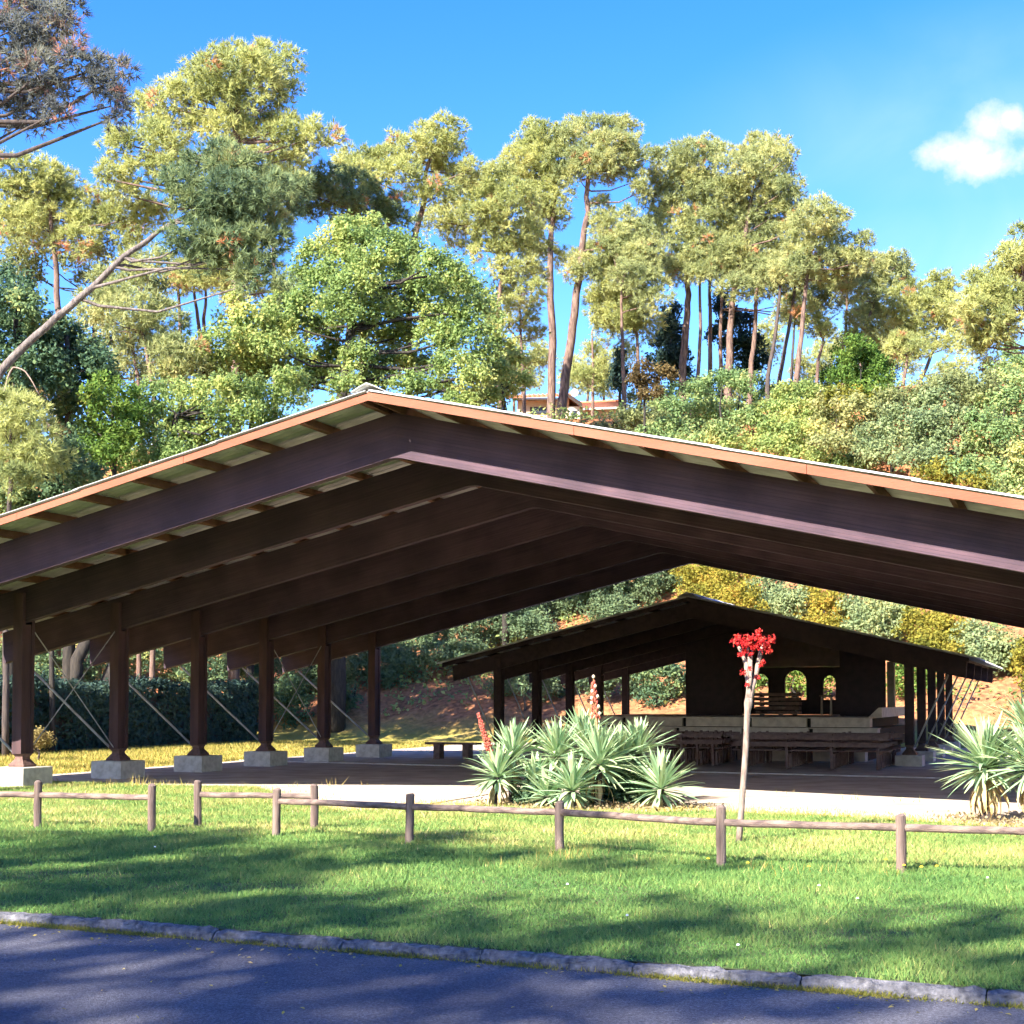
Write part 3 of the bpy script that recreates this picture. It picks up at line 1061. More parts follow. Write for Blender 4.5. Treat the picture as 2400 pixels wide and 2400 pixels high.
def yucca(label, px, py, Y, rpx, nleaf=64, up=.25, lean=(0, 0), spike=None, skirt=14):
    c = at(px, py, Y)
    root = thing('yucca_plant', label, 'yucca', (c[0], c[1], .0), 0, 'yuccas at the mouth of the hall')
    R = rpx * Y / F * 1.08
    h = c[2]
    part('trunk', MB().tube([(-lean[0], -lean[1], -.03), (-lean[0] * .5, -lean[1] * .5, h * .5), (0, 0, h)], [.075, .06, .055], 8), M['barkdark'], root)
    ga = 2.39996
    nleaf = int(nleaf * 1.75)
    for i in range(nleaf):
        s = i / nleaf
        el = math.radians(88 - 118 * s ** .85 + random.uniform(-8, 8)) + up * .12
        az = i * ga + random.uniform(-.25, .25)
        L = R * random.uniform(.85, 1.12) * (.78 + .3 * math.sin(math.pi * min(1, s * 1.15)))
        me = leaf_meshes[(i * 5 + int(s * 4)) % 14]
        link('leaf', me, root, (random.uniform(-.02, .02), random.uniform(-.02, .02), h - .05 + .10 * (1 - s)), (random.uniform(-.35, .35), -el, az), (L, 1.0, L))
    for i in range(skirt):
        az = random.uniform(0, 6.28)
        link('dry_leaf', random.choice(dry_meshes), root, (0, 0, h - .07 - random.uniform(0, .1)), (random.uniform(-.3, .3), random.uniform(.5, 1.15), az), (R * random.uniform(.7, 1.0), 1, R * random.uniform(.7, 1.0)))
    if spike:
        kind, x1, y1 = spike
        tip = at(x1, y1, Y) - np.array([c[0], c[1], 0])
        basep = np.array([0, 0, h])
        sp = part('flower_spike', MB().tube([basep, basep * .5 + tip * .5 + np.array([.01, 0, 0]), tip], [.022, .018, .008], 7), STALK, root)
        m_ = MB()
        a0 = .42 if kind == 'dense' else .55
        n_ = 150 if kind == 'dense' else 46
        for k in range(n_):
            s = a0 + (1 - a0) * (k + .5) / n_
            p = basep + (tip - basep) * s
            az = k * ga
            taper = 1.0 - .65 * ((s - a0) / (1 - a0)) ** 1.5
            rad = (.055 if kind == 'dense' else .065) * taper * random.uniform(.6, 1.1)
            e = p + np.array([math.cos(az) * rad, math.sin(az) * rad, random.uniform(-.02, .02)])
            if kind == 'dense':
                m_.tube([p, e * .6 + p * .4, e, e + (e - p) * .25], [.005, .016, .017, .004], 5)
            else:
                m_.tube([p, e, e + np.array([0, 0, -.02]), e + np.array([0, 0, -.055])], [.004, .006, .017, .006], 5)
        part('flowers', m_, SPIKE, sp)['kind'] = 'stuff'
        if kind == 'pods':
            for (sx, s) in ((.06, .60), (-.05, .72), (.045, .80), (-.03, .86), (.02, .92), (0, 1.03), (-.045, .78), (.05, .68)):
                p = basep + (tip - basep) * s + np.array([sx, -.03, 0])
                m_ = MB()
                m_.tube([p + np.array([0, 0, .03]), p + np.array([0, 0, .01]), p - np.array([0, 0, .012]), p - np.array([0, 0, .03])], [.006, .024, .022, .005], 7)
                part('seed_pod', m_, POD, sp)
    return root


yucca('yucca with a leaning rust-red flower spike at the left of the middle clump', 1166, 1822, 21.4, 88, 54, .1, (.05, 0), ('dense', 1121, 1672))
yucca('upright yucca second from the left of the middle clump', 1202, 1774, 22.0, 90, 64, .5)
yucca('yucca left of centre in the middle clump, with spread pale blades', 1306, 1774, 21.8, 92, 66, .4)
yucca('low front yucca of the middle clump nearest the fence', 1340, 1852, 20.6, 90, 56, .2)
yucca('tall central yucca carrying a stalk of dry seed pods', 1402, 1792, 21.1, 108, 78, .5, (0, 0), ('pods', 1391, 1592))
yucca('yucca behind the seed stalk at the top of the middle clump', 1370, 1738, 22.4, 84, 60, .6)
yucca('yucca behind right in the middle clump, above the dark leafy gap', 1496, 1766, 22.0, 86, 60, .5)
yucca('rightmost yucca of the middle clump, fanning over the sand', 1548, 1850, 20.9, 100, 60, .3, (-.05, 0))
yucca('small yucca low at the back of the middle clump', 1440, 1828, 21.9, 74, 46, .2)
yucca('small yucca squeezed low between the two left yuccas', 1252, 1838, 21.6, 78, 44, .2)
yucca('yucca low at the front left of centre, its blades over the litter', 1282, 1866, 20.9, 70, 40, .1)
yucca('yucca half hidden behind the seed-stalk yucca on its right', 1452, 1780, 21.9, 84, 50, .5)
yucca('big shaggy yucca at the right edge with a drooping dry skirt', 2308, 1797, 18.6, 125, 84, .3, (0, 0), None, 46)
yucca('yucca cut off by the right edge of the picture', 2420, 1800, 18.2, 130, 80, .3, (0, 0), None, 30)
yucca('yucca high at the right edge behind the shaggy one', 2412, 1715, 19.4, 100, 66, .5, (0, 0), None, 16)


# ------------------------------------------------------------------ red-topped sapling
def sapling():
    Y0 = 15.97
    b = gnd(1732, 1978)
    root = thing('pollarded_tree', 'thin bare pollarded tree with bright red leaf clusters on top', 'tree', b)

    def q(px, py, dy=0):
        return at(px, py, Y0 + dy) - b

    k = Y0 / F
    part('trunk', MB().tube([q(1731, 1985), q(1735, 1930), q(1741, 1850), q(1747, 1770), q(1750, 1710), q(1752, 1665), q(1754, 1648), q(1755, 1636)], [8 * k, 7.5 * k, 7.2 * k, 7 * k, 7 * k, 7.6 * k, 10.5 * k, 8.5 * k], 10), M['stem'], root, True)
    br = [[(1754, 1640), (1756, 1615), (1752, 1585), (1749, 1555), (1740, 1532), (1731, 1516)],
          [(1755, 1640), (1759, 1600), (1757, 1560), (1753, 1530), (1751, 1506)],
          [(1757, 1640), (1762, 1612), (1770, 1590), (1777, 1552), (1784, 1524), (1792, 1502)],
          [(1757, 1612), (1760, 1580), (1761, 1550), (1762, 1524)]]
    rs = [[8, 7, 6.4, 6, 5, 3.5], [8, 5.4, 4, 3.4, 2.4], [7.5, 7, 6, 5.4, 4.6, 3], [4.5, 3.5, 3, 2]]
    for p, r_ in zip(br, rs):
        part('branch', MB().tube([q(x, y, .04 * i) for i, (x, y) in enumerate(p)], [a_ * k for a_ in r_], 8), M['stem'], root, True)
    cl = [(1723, 1502, 13), (1731, 1494, 10), (1740, 1507, 11), (1755, 1496, 14), (1750, 1512, 11), (1763, 1498, 8), (1778, 1481, 9), (1780, 1495, 10), (1787, 1503, 14), (1798, 1511, 9), (1808, 1498, 11), (1776, 1514, 12), (1795, 1522, 13), (1805, 1526, 8), (1766, 1518, 10), (1747, 1526, 9), (1736, 1533, 8), (1787, 1550, 6), (1742, 1577, 8), (1758, 1568, 6), (1751, 1604, 5), (1775, 1588, 7), (1782, 1560, 5), (1760, 1534, 6)]
    V, T = [], []
    for (x, y, r_) in cl:
        c = q(x, y, random.uniform(-.06, .06))
        n_ = int(r_ * 5.5)
        p = c + unit(RNG.normal(0, 1, (n_, 3))) * (r_ * k) * RNG.uniform(.2, 1.15, (n_, 1))
        nd = unit(RNG.normal(0, 1, (n_, 3)))
        ta = unit(np.cross(nd, RNG.normal(0, 1, (n_, 3))))
        tb = np.cross(nd, ta)
        s = RNG.uniform(.008, .015, (n_, 1))
        V.append(np.stack([p - ta * s * 1.3, p + tb * s * .8, p + ta * s * 1.3, p - tb * s * .8], 1).reshape(-1, 3))
        T.append(RNG.uniform(0, 1, n_))
    soup('leaves', np.concatenate(V), 4, REDL, np.concatenate(T), root)


sapling()


# ------------------------------------------------------------------ trees
def fill_blobs(blobs, cell, rng, inner=.35):
    """scatter sub-clump centres and outward directions through ellipsoids (n,6: centre, radii)"""
    C, D = [], []
    for b in blobs:
        c, r = np.array(b[:3]), np.array(b[3:6])
        area = (r[0] * r[2] + r[0] * r[1] + r[1] * r[2]) / 3 * 4 * math.pi
        n_ = max(3, int(area / (cell * cell)))
        d_ = unit(rng.normal(0, 1, (n_, 3)))
        d_[:, 2] = np.where(rng.random(n_) < .35, np.abs(d_[:, 2]), d_[:, 2])
        s = inner + (1.14 - inner) * rng.random((n_, 1)) ** .55
        C.append(c + d_ * r * s)
        D.append(unit(d_ / r))
    return np.concatenate(C), np.concatenate(D)


NOUT = [None]


def fbm3(C):
    x, y, z = C[:, 0], C[:, 1], C[:, 2]
    return np.sin(x * 1.3 + 1.1 * np.sin(z * .9)) * np.sin(z * 1.5 + np.sin(y * 1.2)) + .6 * np.sin(x * 3.1 + y * 2.0) * np.sin(z * 3.3 - x)


def needles(C, D, n_tuft, n_need, rad, ln, wd, rng, tone_lo=.1, tone_hi=.9, rust=.03):
    N = len(C)
    tb = tone_lo + (tone_hi - tone_lo) * np.clip(.5 + .28 * fbm3(C) + rng.normal(0, .12, N), 0, 1)
    dead = rng.random(N) < rust * .6
    tb = np.where(dead, rng.uniform(.95, 1.0, N), tb)
    # tufts round every clump centre
    td = unit(rng.normal(0, 1, (N, n_tuft, 3)) + D[:, None, :] * .5 + np.array([0, 0, .45]))
    tc = C[:, None, :] + td * rad * rng.uniform(.35, 1.0, (N, n_tuft, 1))
    nd = unit(rng.normal(0, .62, (N, n_tuft, n_need, 3)) + td[:, :, None, :])
    ll = ln * rng.uniform(.7, 1.2, (N, n_tuft, n_need, 1))
    side = unit(np.cross(nd, rng.normal(0, 1, nd.shape)))
    b = np.broadcast_to(tc[:, :, None, :], nd.shape)
    V = np.stack([b - side * wd / 2, b + side * wd / 2, b + nd * ll], -2).reshape(-1, 3)
    tone = np.broadcast_to(tb[:, None, None], nd.shape[:3]) + rng.uniform(-.10, .10, nd.shape[:3])
    tone = np.where(np.broadcast_to(dead[:, None, None], nd.shape[:3]), np.maximum(tone, .955), np.minimum(tone, .93)).ravel()
    out = unit(D[:, None, :] * .9 + td * .7 + np.array([0, 0, .15]))
    NOUT[0] = np.broadcast_to(out[:, :, None, :], nd.shape).reshape(-1, 3)
    return V, tone


def leaves(C, D, n_leaf, rad, size, rng, tone_lo=.1, tone_hi=.85, flat=.5):
    N = len(C)
    tb = tone_lo + (tone_hi - tone_lo) * np.clip(.5 + .22 * fbm3(C) + rng.normal(0, .14, N), 0, 1)[:, None]
    off = unit(rng.normal(0, 1, (N, n_leaf, 3))) * rad * rng.uniform(.2, 1, (N, n_leaf, 1))
    p = C[:, None, :] + off
    nd = unit(rng.normal(0, .75, (N, n_leaf, 3)) + D[:, None, :] * flat + np.array([0, 0, .5]))
    ta = unit(np.cross(nd, rng.normal(0, 1, nd.shape)))
    tbv = np.cross(nd, ta)
    s = size * rng.uniform(.6, 1.25, (N, n_leaf, 1))
    fold = nd * s * .25
    V = np.stack([p - ta * s, p + tbv * s * .55 + fold, p + ta * s, p - tbv * s * .55 + fold], -2).reshape(-1, 3)
    tone = (tb + rng.uniform(-.14, .14, (N, n_leaf))).ravel()
    out = unit(D[:, None, :] * .9 + unit(off) * .6 + np.array([0, 0, .15]))
    NOUT[0] = out.reshape(-1, 3)
    return V, tone


CA = (0, 0, 1000 / 1932)
CB = (700, 100, 900 / 1932)
CC = (1400, 200, 1000 / 1932)


def conv(crop, x, y):
    return crop[0] + x * crop[2], crop[1] + y * crop[2]


TSEED = [100]


def slope_hit(px, py):
    """distance at which the line of sight through a photo pixel meets the ground"""
    d_ = ray(px, py)
    ys_ = np.arange(30, 110, .25)
    k_ = ys_ / d_[1]
    below = d_[2] * k_ + CAMZ < terr(d_[0] * k_, ys_)
    return float(ys_[np.argmax(below)]) if below.any() else 90.0


def tree_frame(name, label, cat, crop, Y, trunk, tr, blobs, barkm, depth, group, branches=True, br_scale=.95, base=None, bs=1.0, on_slope=False):
    """trunk: crop-pixel polyline from the foot up; blobs: (x, y, rx, ry[, dY]) in crop pixels"""
    TSEED[0] += 1
    rng = np.random.default_rng(TSEED[0])
    pts = [at(*conv(crop, *p[:2]), Y + (p[2] if len(p) > 2 else 0)) for p in trunk]
    foot = pts[0].copy()
    if base is not None:
        foot = at(*conv(crop, *base), Y)
    gz = float(terr(foot[0], foot[1]))
    b0 = np.array([foot[0], foot[1], gz - .15])
    root = thing(name, label, cat, b0, 0, group)
    path = [b0]
    if pts[0][2] > gz + .5:
        path.append(b0 * .5 + pts[0] * .5)
    path += pts if base is None or True else pts[1:]
    n_ = len(path)
    # small wander so that trunks are not ruled lines
    path = [p if i in (0, n_ - 1) else p + np.append(rng.normal(0, .05, 2), 0) for i, p in enumerate(path)]
    rad = [tr * (1.15 - .75 * i / (n_ - 1)) for i in range(n_)]
    P2, R2 = [], []
    for i in range(n_ - 1):
        for k in range(3):
            s = k / 3
            P2.append(path[i] * (1 - s) + path[i + 1] * s)
            R2.append(rad[i] * (1 - s) + rad[i + 1] * s)
    P2.append(path[-1])
    R2.append(rad[-1])
    for i in range(1, len(P2) - 1):
        P2[i] = P2[i] * .6 + (P2[i - 1] + P2[i + 1]) * .2 + np.append(rng.normal(0, tr * .10, 2), 0)
    part('trunk', MB().tube([p - b0 for p in P2], R2, 9), barkm, root, True)
    B = []
    for q in blobs:
        x, y, rx, ry = q[:4]
        rx, ry = rx * bs, ry * bs
        dY = q[4] if len(q) > 4 else rng.uniform(-1, 1) * depth
        if on_slope:
            dY = slope_hit(*conv(crop, x, y + ry * .5)) - rng.uniform(.5, 4.5 if crop is CC else 2.0) - Y
        k = crop[2] * Y / F
        c = at(*conv(crop, x, y), Y + dY)
        r = np.array([rx * k, max(.6 * (rx + ry) / 2 * k, .35), ry * k])
        B.append(np.concatenate([c - b0, r]))
    if branches:
        up = np.array([p - b0 for p in P2])
        for bb in B:
            c = bb[:3]
            low = up[up[:, 2] < c[2] - .15]
            if not len(low):
                continue
            d_ = np.linalg.norm(low - c, axis=1)
            j = int(np.argmin(d_))
            a = low[j]
            L = d_[j]
            if L < .4 or L > 9:
                continue
            midp = a * .5 + c * .5 + np.array([0, 0, -.06 * L]) + rng.normal(0, .04 * L, 3)
            r0 = min(R2[min(j, len(R2) - 1)] * .6, .025 + .016 * L) * br_scale
            part('branch', MB().tube([a, a * .75 + midp * .25 + rng.normal(0, .02 * L, 3), midp, midp * .4 + c * .6, c], [r0, r0 * .85, r0 * .65, r0 * .45, r0 * .2], 5, False), barkm, root, True)
    return root, B, rng


def pine(label, crop, Y, trunk, tr, blobs, m=None, depth=1.2, rust=.03, cell=.46, tone=(.15, .92), bark='pinebark', group='pines on the slope', nt=9, nn=10, prad=.34, ln=.24, wd=.026, base=None, branches=True, inner=.45):
    root, B, rng = tree_frame('pine_tree', label, 'pine', crop, Y, trunk, tr, blobs, M[bark], depth, group, branches, base=base, bs=1.24)
    C, D = fill_blobs(B, cell * .96, rng, inner * .7)
    V, T = needles(C, D, nt, nn, prad, ln * 1.2, wd * 1.55, rng, tone[0], tone[1], rust)
    soup('crown', V, 3, m or PINE, T, root, None, NOUT[0])
    return root


def leafy(name, label, cat, crop, Y, trunk, tr, blobs, m, depth=1.0, cell=.42, nl=16, rad=.34, size=.085, tone=(.1, .85), bark='oakbark', group='broadleaf trees and shrubs on the slope', base=None, inner=.5, branches=True, on_slope=False):
    root, B, rng = tree_frame(name, label, cat, crop, Y, trunk, tr, blobs, M[bark], depth, group, branches, base=base, on_slope=on_slope)
    C, D = fill_blobs(B, cell * .70, rng, inner * .7)
    V, T = leaves(C, D, int(nl * 1.6), rad, size * 1.06, rng, tone[0], tone[1])
    soup('crown', V, 4, m, T, root, None, NOUT[0])
    return root


# --- pines, left to right
pine('dark pine boughs reaching in at the top left corner', CA, 31, [(-260, 1500), (-240, 700), (-200, 250), (-150, -40)], .24,
     [(40, 50, 120, 60), (200, 20, 90, 30), (300, 20, 60, 25), (290, 105, 70, 50), (210, 160, 80, 45), (50, 140, 80, 50), (120, 240, 110, 55), (40, 320, 90, 60), (180, 340, 80, 50), (330, 280, 55, 40), (430, 315, 55, 38), (535, 340, 38, 42), (470, 385, 70, 34), (250, 420, 70, 45), (110, 450, 110, 50), (505, 480, 42, 34), (520, 530, 26, 22), (50, 520, 55, 30), (220, 530, 55, 32), (130, 555, 40, 22)],
     PINEG, .9, .10, .34, (.1, .9), 'barkdark', 'pines on the slope', 7, 11, .24, .19, .017)
pine('pine with a layered yellow-green crown at the far left', CA, 60, [(270, 1500), (262, 1390), (250, 1200), (240, 1050), (220, 860)], .17,
     [(50, 760, 80, 35), (150, 790, 85, 50), (230, 850, 60, 40), (300, 825, 42, 42), (60, 880, 100, 50), (210, 910, 110, 55), (350, 920, 90, 45), (90, 1000, 100, 50), (280, 1020, 120, 60), (430, 990, 80, 40), (60, 1090, 70, 40), (350, 1100, 90, 45), (500, 940, 60, 35), (610, 1000, 120, 55), (540, 1070, 90, 45), (680, 950, 60, 40), (180, 1080, 60, 40)], PINE, 1.5, 0.032)
pine('slim pine with a forked dark trunk at the left edge', CA, 64, [(150, 1500), (140, 1290), (125, 1180), (100, 1090), (90, 960)], .13,
     [(20, 960, 70, 40), (120, 940, 60, 40), (10, 1050, 60, 40), (150, 1030, 70, 40), (80, 860, 60, 35)], PINE, 1.0, 0.027)
pine('tallest pine with a broad tiered crown at the upper left', CA, 58, [(1070, 1500), (1065, 1000), (1058, 700), (1075, 500), (1085, 380), (1090, 270)], .21,
     [(1080, 260, 70, 45), (1180, 245, 45, 38), (1150, 320, 110, 60), (1290, 275, 65, 38), (1240, 330, 70, 45), (960, 300, 65, 55), (1010, 370, 85, 55), (870, 350, 50, 50), (860, 430, 95, 60), (970, 450, 100, 55), (760, 440, 60, 45), (710, 480, 50, 45), (630, 480, 32, 48), (1080, 440, 70, 45), (1200, 380, 70, 40), (1290, 400, 40, 40), (1250, 460, 50, 30), (1130, 520, 100, 45), (1180, 590, 90, 45), (800, 580, 120, 48), (950, 570, 90, 40), (690, 640, 95, 48), (560, 650, 60, 52), (495, 680, 28, 42), (1060, 590, 70, 40), (1280, 630, 75, 42), (1370, 640, 60, 42), (1420, 600, 32, 38), (1510, 635, 40, 36), (1310, 575, 50, 28), (1350, 710, 45, 35), (760, 690, 80, 35), (590, 810, 75, 45), (480, 810, 26, 48), (690, 780, 85, 45), (790, 770, 60, 40), (560, 880, 55, 35), (1000, 690, 60, 35), (1240, 820, 80, 45)],
     PINE, 1.6, 0.009)
pine('leaning pine whose bare trunk slants up from the left edge to a shade-coloured crown', CA, 43, [(-60, 1720), (120, 1555), (250, 1440), (400, 1305), (560, 1165), (660, 1090), (750, 1030), (900, 950)], .135,
     [(830, 870, 90, 60), (960, 770, 100, 65), (1050, 800, 110, 70), (900, 960, 110, 70), (1060, 900, 120, 75), (1180, 880, 110, 70), (990, 1020, 130, 60), (1150, 1000, 110, 70), (880, 1090, 110, 55), (1060, 1110, 130, 65), (1200, 1110, 90, 60), (950, 1190, 90, 45), (1110, 1220, 110, 50), (1190, 1270, 80, 32), (1270, 950, 70, 60), (1300, 860, 60, 45), (1010, 700, 60, 45)],
     PINED, 1.1, .015, .40, (.05, .95), 'barkgrey', 'pines on the slope', 9, 13, .30, .22, .022, base=(-520, 2300))
pine('small thin-crowned pine below the leaning trunk', CA, 55, [(700, 1850), (690, 1740), (655, 1600), (640, 1450), (640, 1330)], .10,
     [(640, 1290, 70, 40), (590, 1200, 70, 40), (690, 1190, 60, 35), (640, 1400, 80, 60), (740, 1470, 80, 60), (700, 1560, 90, 60), (800, 1600, 90, 55), (880, 1660, 80, 50), (520, 1330, 60, 40), (470, 1430, 70, 45), (540, 1500, 60, 50), (780, 1700, 80, 40)], PINEB, 1.0, 0.025)
pine('another thin pine beside it with a dark crooked stem', CA, 57, [(640, 1850), (630, 1700), (600, 1560), (570, 1420), (520, 1290)], .09,
     [(560, 1380, 50, 40), (480, 1280, 60, 35), (420, 1370, 60, 40), (600, 1600, 60, 40)], PINEB, .8, 0.025)
for i, (xx, yt, lab) in enumerate([(815, 1310, 'first'), (880, 1330, 'second'), (930, 1350, 'third')]):
    pine('%s of three slim pine trunks against the sky left of the oak' % lab, CA, 72 + i, [(xx + (30 if i == 1 else -8), 1560), (xx + (12 if i == 1 else -4), 1440), (xx, yt), (xx - 5, 1240)], .13,
         [(xx + 10, 1235, 75, 36), (xx - 60, 1280, 50, 30), (xx + 70, 1260, 50, 30)], PINE, 1.0, .14)
pine('round-topped pine left of centre above the oak', CB, 66, [(560, 1100), (600, 900), (640, 760), (640, 650), (690, 520)], .17,
     [(730, 440, 70, 40), (780, 490, 40, 45), (620, 465, 45, 42), (690, 520, 80, 45), (540, 520, 85, 45), (620, 590, 100, 50), (460, 570, 80, 45), (400, 610, 100, 48), (280, 610, 85, 45), (220, 630, 45, 35), (520, 650, 90, 45), (340, 680, 100, 45), (770, 570, 50, 45), (740, 640, 50, 30), (800, 660, 60, 28), (870, 640, 38, 34), (830, 700, 60, 26), (680, 790, 90, 32), (610, 730, 60, 40), (720, 730, 50, 30)], PINE, 1.5, 0.009)
pine('pine crown in shade-coloured needles tucked between the tallest and the round-topped pine', CB, 63, [(330, 1100), (320, 950), (300, 800), (250, 700)], .16,
     [(170, 700, 95, 55), (270, 730, 90, 55), (100, 780, 90, 50), (380, 790, 90, 55), (230, 820, 110, 55), (350, 880, 110, 55), (480, 830, 80, 50), (480, 910, 80, 45), (80, 860, 80, 40), (10, 760, 60, 40)], PINED, 1.2, .03, tone=(.05, .8))
pine('pale pine crown behind the left of the twin trunks', CB, 75, [(1005, 1380), (1003, 1280), (1012, 1150), (1000, 1000), (980, 850)], .16,
     [(930, 700, 80, 45), (1010, 680, 70, 45), (880, 770, 90, 55), (1000, 790, 110, 60), (1100, 780, 80, 55), (1080, 870, 110, 60), (930, 890, 110, 55), (790, 850, 80, 45), (700, 900, 90, 45), (820, 960, 90, 45), (1000, 970, 100, 50), (1120, 960, 80, 50), (860, 1040, 60, 30), (980, 1060, 80, 45), (1090, 1060, 70, 45), (1140, 1130, 60, 45), (1060, 1150, 60, 40), (1180, 1250, 60, 35), (1080, 1330, 60, 30)], PINE, 1.6, 0.023)
pine('left of the two tall bare pine trunks beside the house', CB, 85, [(1275, 1880), (1272, 1500), (1264, 1280), (1266, 1100), (1272, 950), (1290, 780), (1280, 640)], .27,
     [(1180, 450, 55, 42), (1250, 480, 70, 50), (1140, 520, 55, 45), (1200, 560, 90, 55), (1110, 600, 75, 50), (1060, 590, 45, 42), (1290, 580, 70, 50), (1170, 660, 100, 55), (1080, 690, 70, 45), (1270, 690, 80, 50), (1220, 760, 90, 50), (1290, 800, 70, 40), (1220, 860, 75, 40), (1270, 890, 60, 35), (1265, 1075, 55, 48), (1190, 930, 60, 35)], PINE, 1.5, 0.023)
pine('right of the two tall bare pine trunks, leaning, under the broad central crown', CB, 84, [(1318, 1885), (1345, 1680), (1370, 1490), (1395, 1300), (1412, 1180), (1438, 990), (1458, 850), (1445, 740), (1480, 600)], .30,
     [(1480, 420, 80, 40), (1400, 440, 70, 42), (1580, 430, 75, 42), (1650, 440, 50, 45), (1340, 480, 60, 42), (1430, 520, 90, 48), (1540, 510, 90, 48), (1650, 510, 55, 45), (1360, 580, 90, 50), (1480, 600, 100, 45), (1600, 590, 85, 45), (1690, 580, 60, 40), (1760, 580, 50, 34), (1820, 570, 28, 20), (1400, 660, 85, 45), (1510, 670, 80, 40), (1640, 650, 60, 36), (1690, 700, 45, 36), (1740, 740, 40, 30), (1520, 830, 50, 40), (1535, 920, 38, 42), (1480, 1070, 55, 45), (1400, 1090, 60, 45), (1440, 1140, 70, 42), (1380, 1170, 45, 35), (1620, 1000, 40, 25)], PINEB, 1.5, 0.020, bark='pinebark')
pine('low bushy pine with an orange trunk left of the right-hand group', CC, 84, [(190, 1420), (186, 1250), (180, 1130), (150, 1040)], .15,
     [(60, 980, 75, 40), (140, 990, 80, 40), (90, 1050, 95, 45), (180, 1060, 75, 42), (40, 1090, 55, 35), (210, 1110, 60, 32), (20, 950, 50, 35), (110, 700, 70, 40), (60, 760, 70, 45), (180, 740, 70, 45), (120, 820, 80, 45), (60, 880, 75, 40), (200, 820, 60, 40)], PINE, 1.4, 0.041)
pine('left pine of the dense right-hand group with a pale straight trunk', CC, 86, [(392, 1320), (396, 1150), (408, 980), (412, 880), (430, 700), (440, 480)], .26,
     [(480, 280, 60, 35), (400, 310, 65, 42), (530, 300, 45, 35), (350, 360, 65, 50), (450, 370, 80, 50), (310, 430, 65, 55), (400, 450, 90, 55), (290, 520, 70, 55), (500, 460, 80, 50), (400, 550, 95, 55), (320, 610, 85, 50), (270, 670, 60, 42), (470, 610, 85, 50), (380, 690, 95, 48), (480, 730, 80, 48), (320, 770, 80, 45), (420, 790, 85, 45), (540, 800, 70, 40), (290, 840, 65, 35), (370, 850, 70, 38)], PINEB, 1.6, 0.025)
pine('middle pine of the right-hand group with the highest crown and rosy trunk', CC, 85, [(592, 1360), (598, 1200), (606, 1060), (612, 950), (660, 750), (700, 500)], .26,
     [(740, 270, 60, 38), (810, 285, 50, 38), (660, 310, 75, 42), (850, 330, 38, 42), (740, 350, 95, 50), (640, 390, 85, 52), (830, 400, 55, 45), (720, 450, 95, 52), (620, 490, 85, 50), (820, 490, 70, 55), (720, 550, 95, 50), (880, 460, 40, 42), (640, 590, 85, 48), (800, 590, 85, 52), (890, 560, 55, 60), (700, 660, 95, 45), (600, 690, 70, 42), (810, 680, 85, 48), (900, 650, 60, 45), (740, 750, 90, 42), (850, 760, 85, 45), (600, 820, 75, 42), (660, 850, 60, 36), (640, 920, 70, 42), (700, 940, 40, 30)], PINEB, 1.7, 0.025)
pine('right pine of the dense right-hand group with a drooping side crown', CC, 80, [(900, 1410), (908, 1250), (925, 1080), (938, 930), (960, 780), (1000, 640)], .18,
     [(1000, 560, 60, 34), (1060, 590, 52, 42), (960, 610, 70, 42), (1030, 660, 70, 42), (1090, 640, 34, 38), (970, 700, 80, 42), (930, 780, 80, 45), (1010, 770, 60, 36), (960, 850, 75, 38), (890, 850, 75, 38), (1080, 790, 65, 38), (1140, 740, 65, 38), (1200, 720, 34, 36), (1150, 810, 70, 38), (1080, 870, 65, 34), (1190, 800, 40, 34)], PINEB, 1.5, 0.035)
for i, (a, b_, r, lab) in enumerate([((830, 900), (772, 1320), .15, 'slanting dark pine trunk on the left of the gap'), ((892, 920), (822, 1320), .15, 'slanting dark pine trunk on the right of the gap'), ((892, 1080), (878, 1360), .11, 'thin dark pine trunk close beside the drooping pine'), ((722, 940), (690, 1310), .19, 'grey pine trunk right of the rosy trunk'), ((468, 900), (458, 1310), .14, 'thin brown pine trunk between the pale and rosy trunks'), ((510, 880), (512, 1290), .17, 'short brown pine trunk before the dark conifers')]):
    pine(lab, CC, 82 + i, [b_, ((a[0] + b_[0]) / 2 + 3, (a[1] + b_[1]) / 2), a, (a[0] + 10, a[1] - 90)], r, [(a[0] + 10, a[1] - 90, 60, 34), (a[0] - 50, a[1] - 40, 42, 26), (a[0] + 60, a[1] - 50, 45, 26)], PINEB, 1.0, 0.030, bark='barkdark' if i in (0, 1, 2) else 'pinebark')
pine('low leaning pine with a flat green crown in the gap', CC, 84, [(985, 1360), (1005, 1240), (1025, 1160), (1000, 1110)], .13,
     [(930, 1070, 55, 30), (990, 1090, 55, 28), (1040, 1120, 32, 22), (890, 1060, 32, 22)], PINE, .8, 0.005)
pine('airy pine right of the dense group with a curved trunk', CC, 84, [(1195, 1180), (1222, 1090), (1248, 990), (1290, 880)], .13,
     [(1290, 800, 55, 32), (1370, 800, 42, 36), (1330, 850, 65, 38), (1250, 850, 55, 36), (1390, 850, 32, 36), (1220, 920, 70, 38), (1310, 920, 65, 40), (1160, 930, 55, 32), (1380, 910, 34, 34), (1260, 960, 60, 26), (1210, 1060, 70, 40), (1280, 1100, 60, 36), (1180, 1120, 50, 32)], PINEB, 1.3, 0.030)
pine('slim straight pine with a reddish stem beside the airy pine', CC, 85, [(1112, 1220), (1120, 1100), (1130, 960), (1135, 880)], .12,
     [(1130, 870, 60, 34), (1090, 910, 45, 28), (1170, 890, 45, 28)], PINE, .9, 0.027)
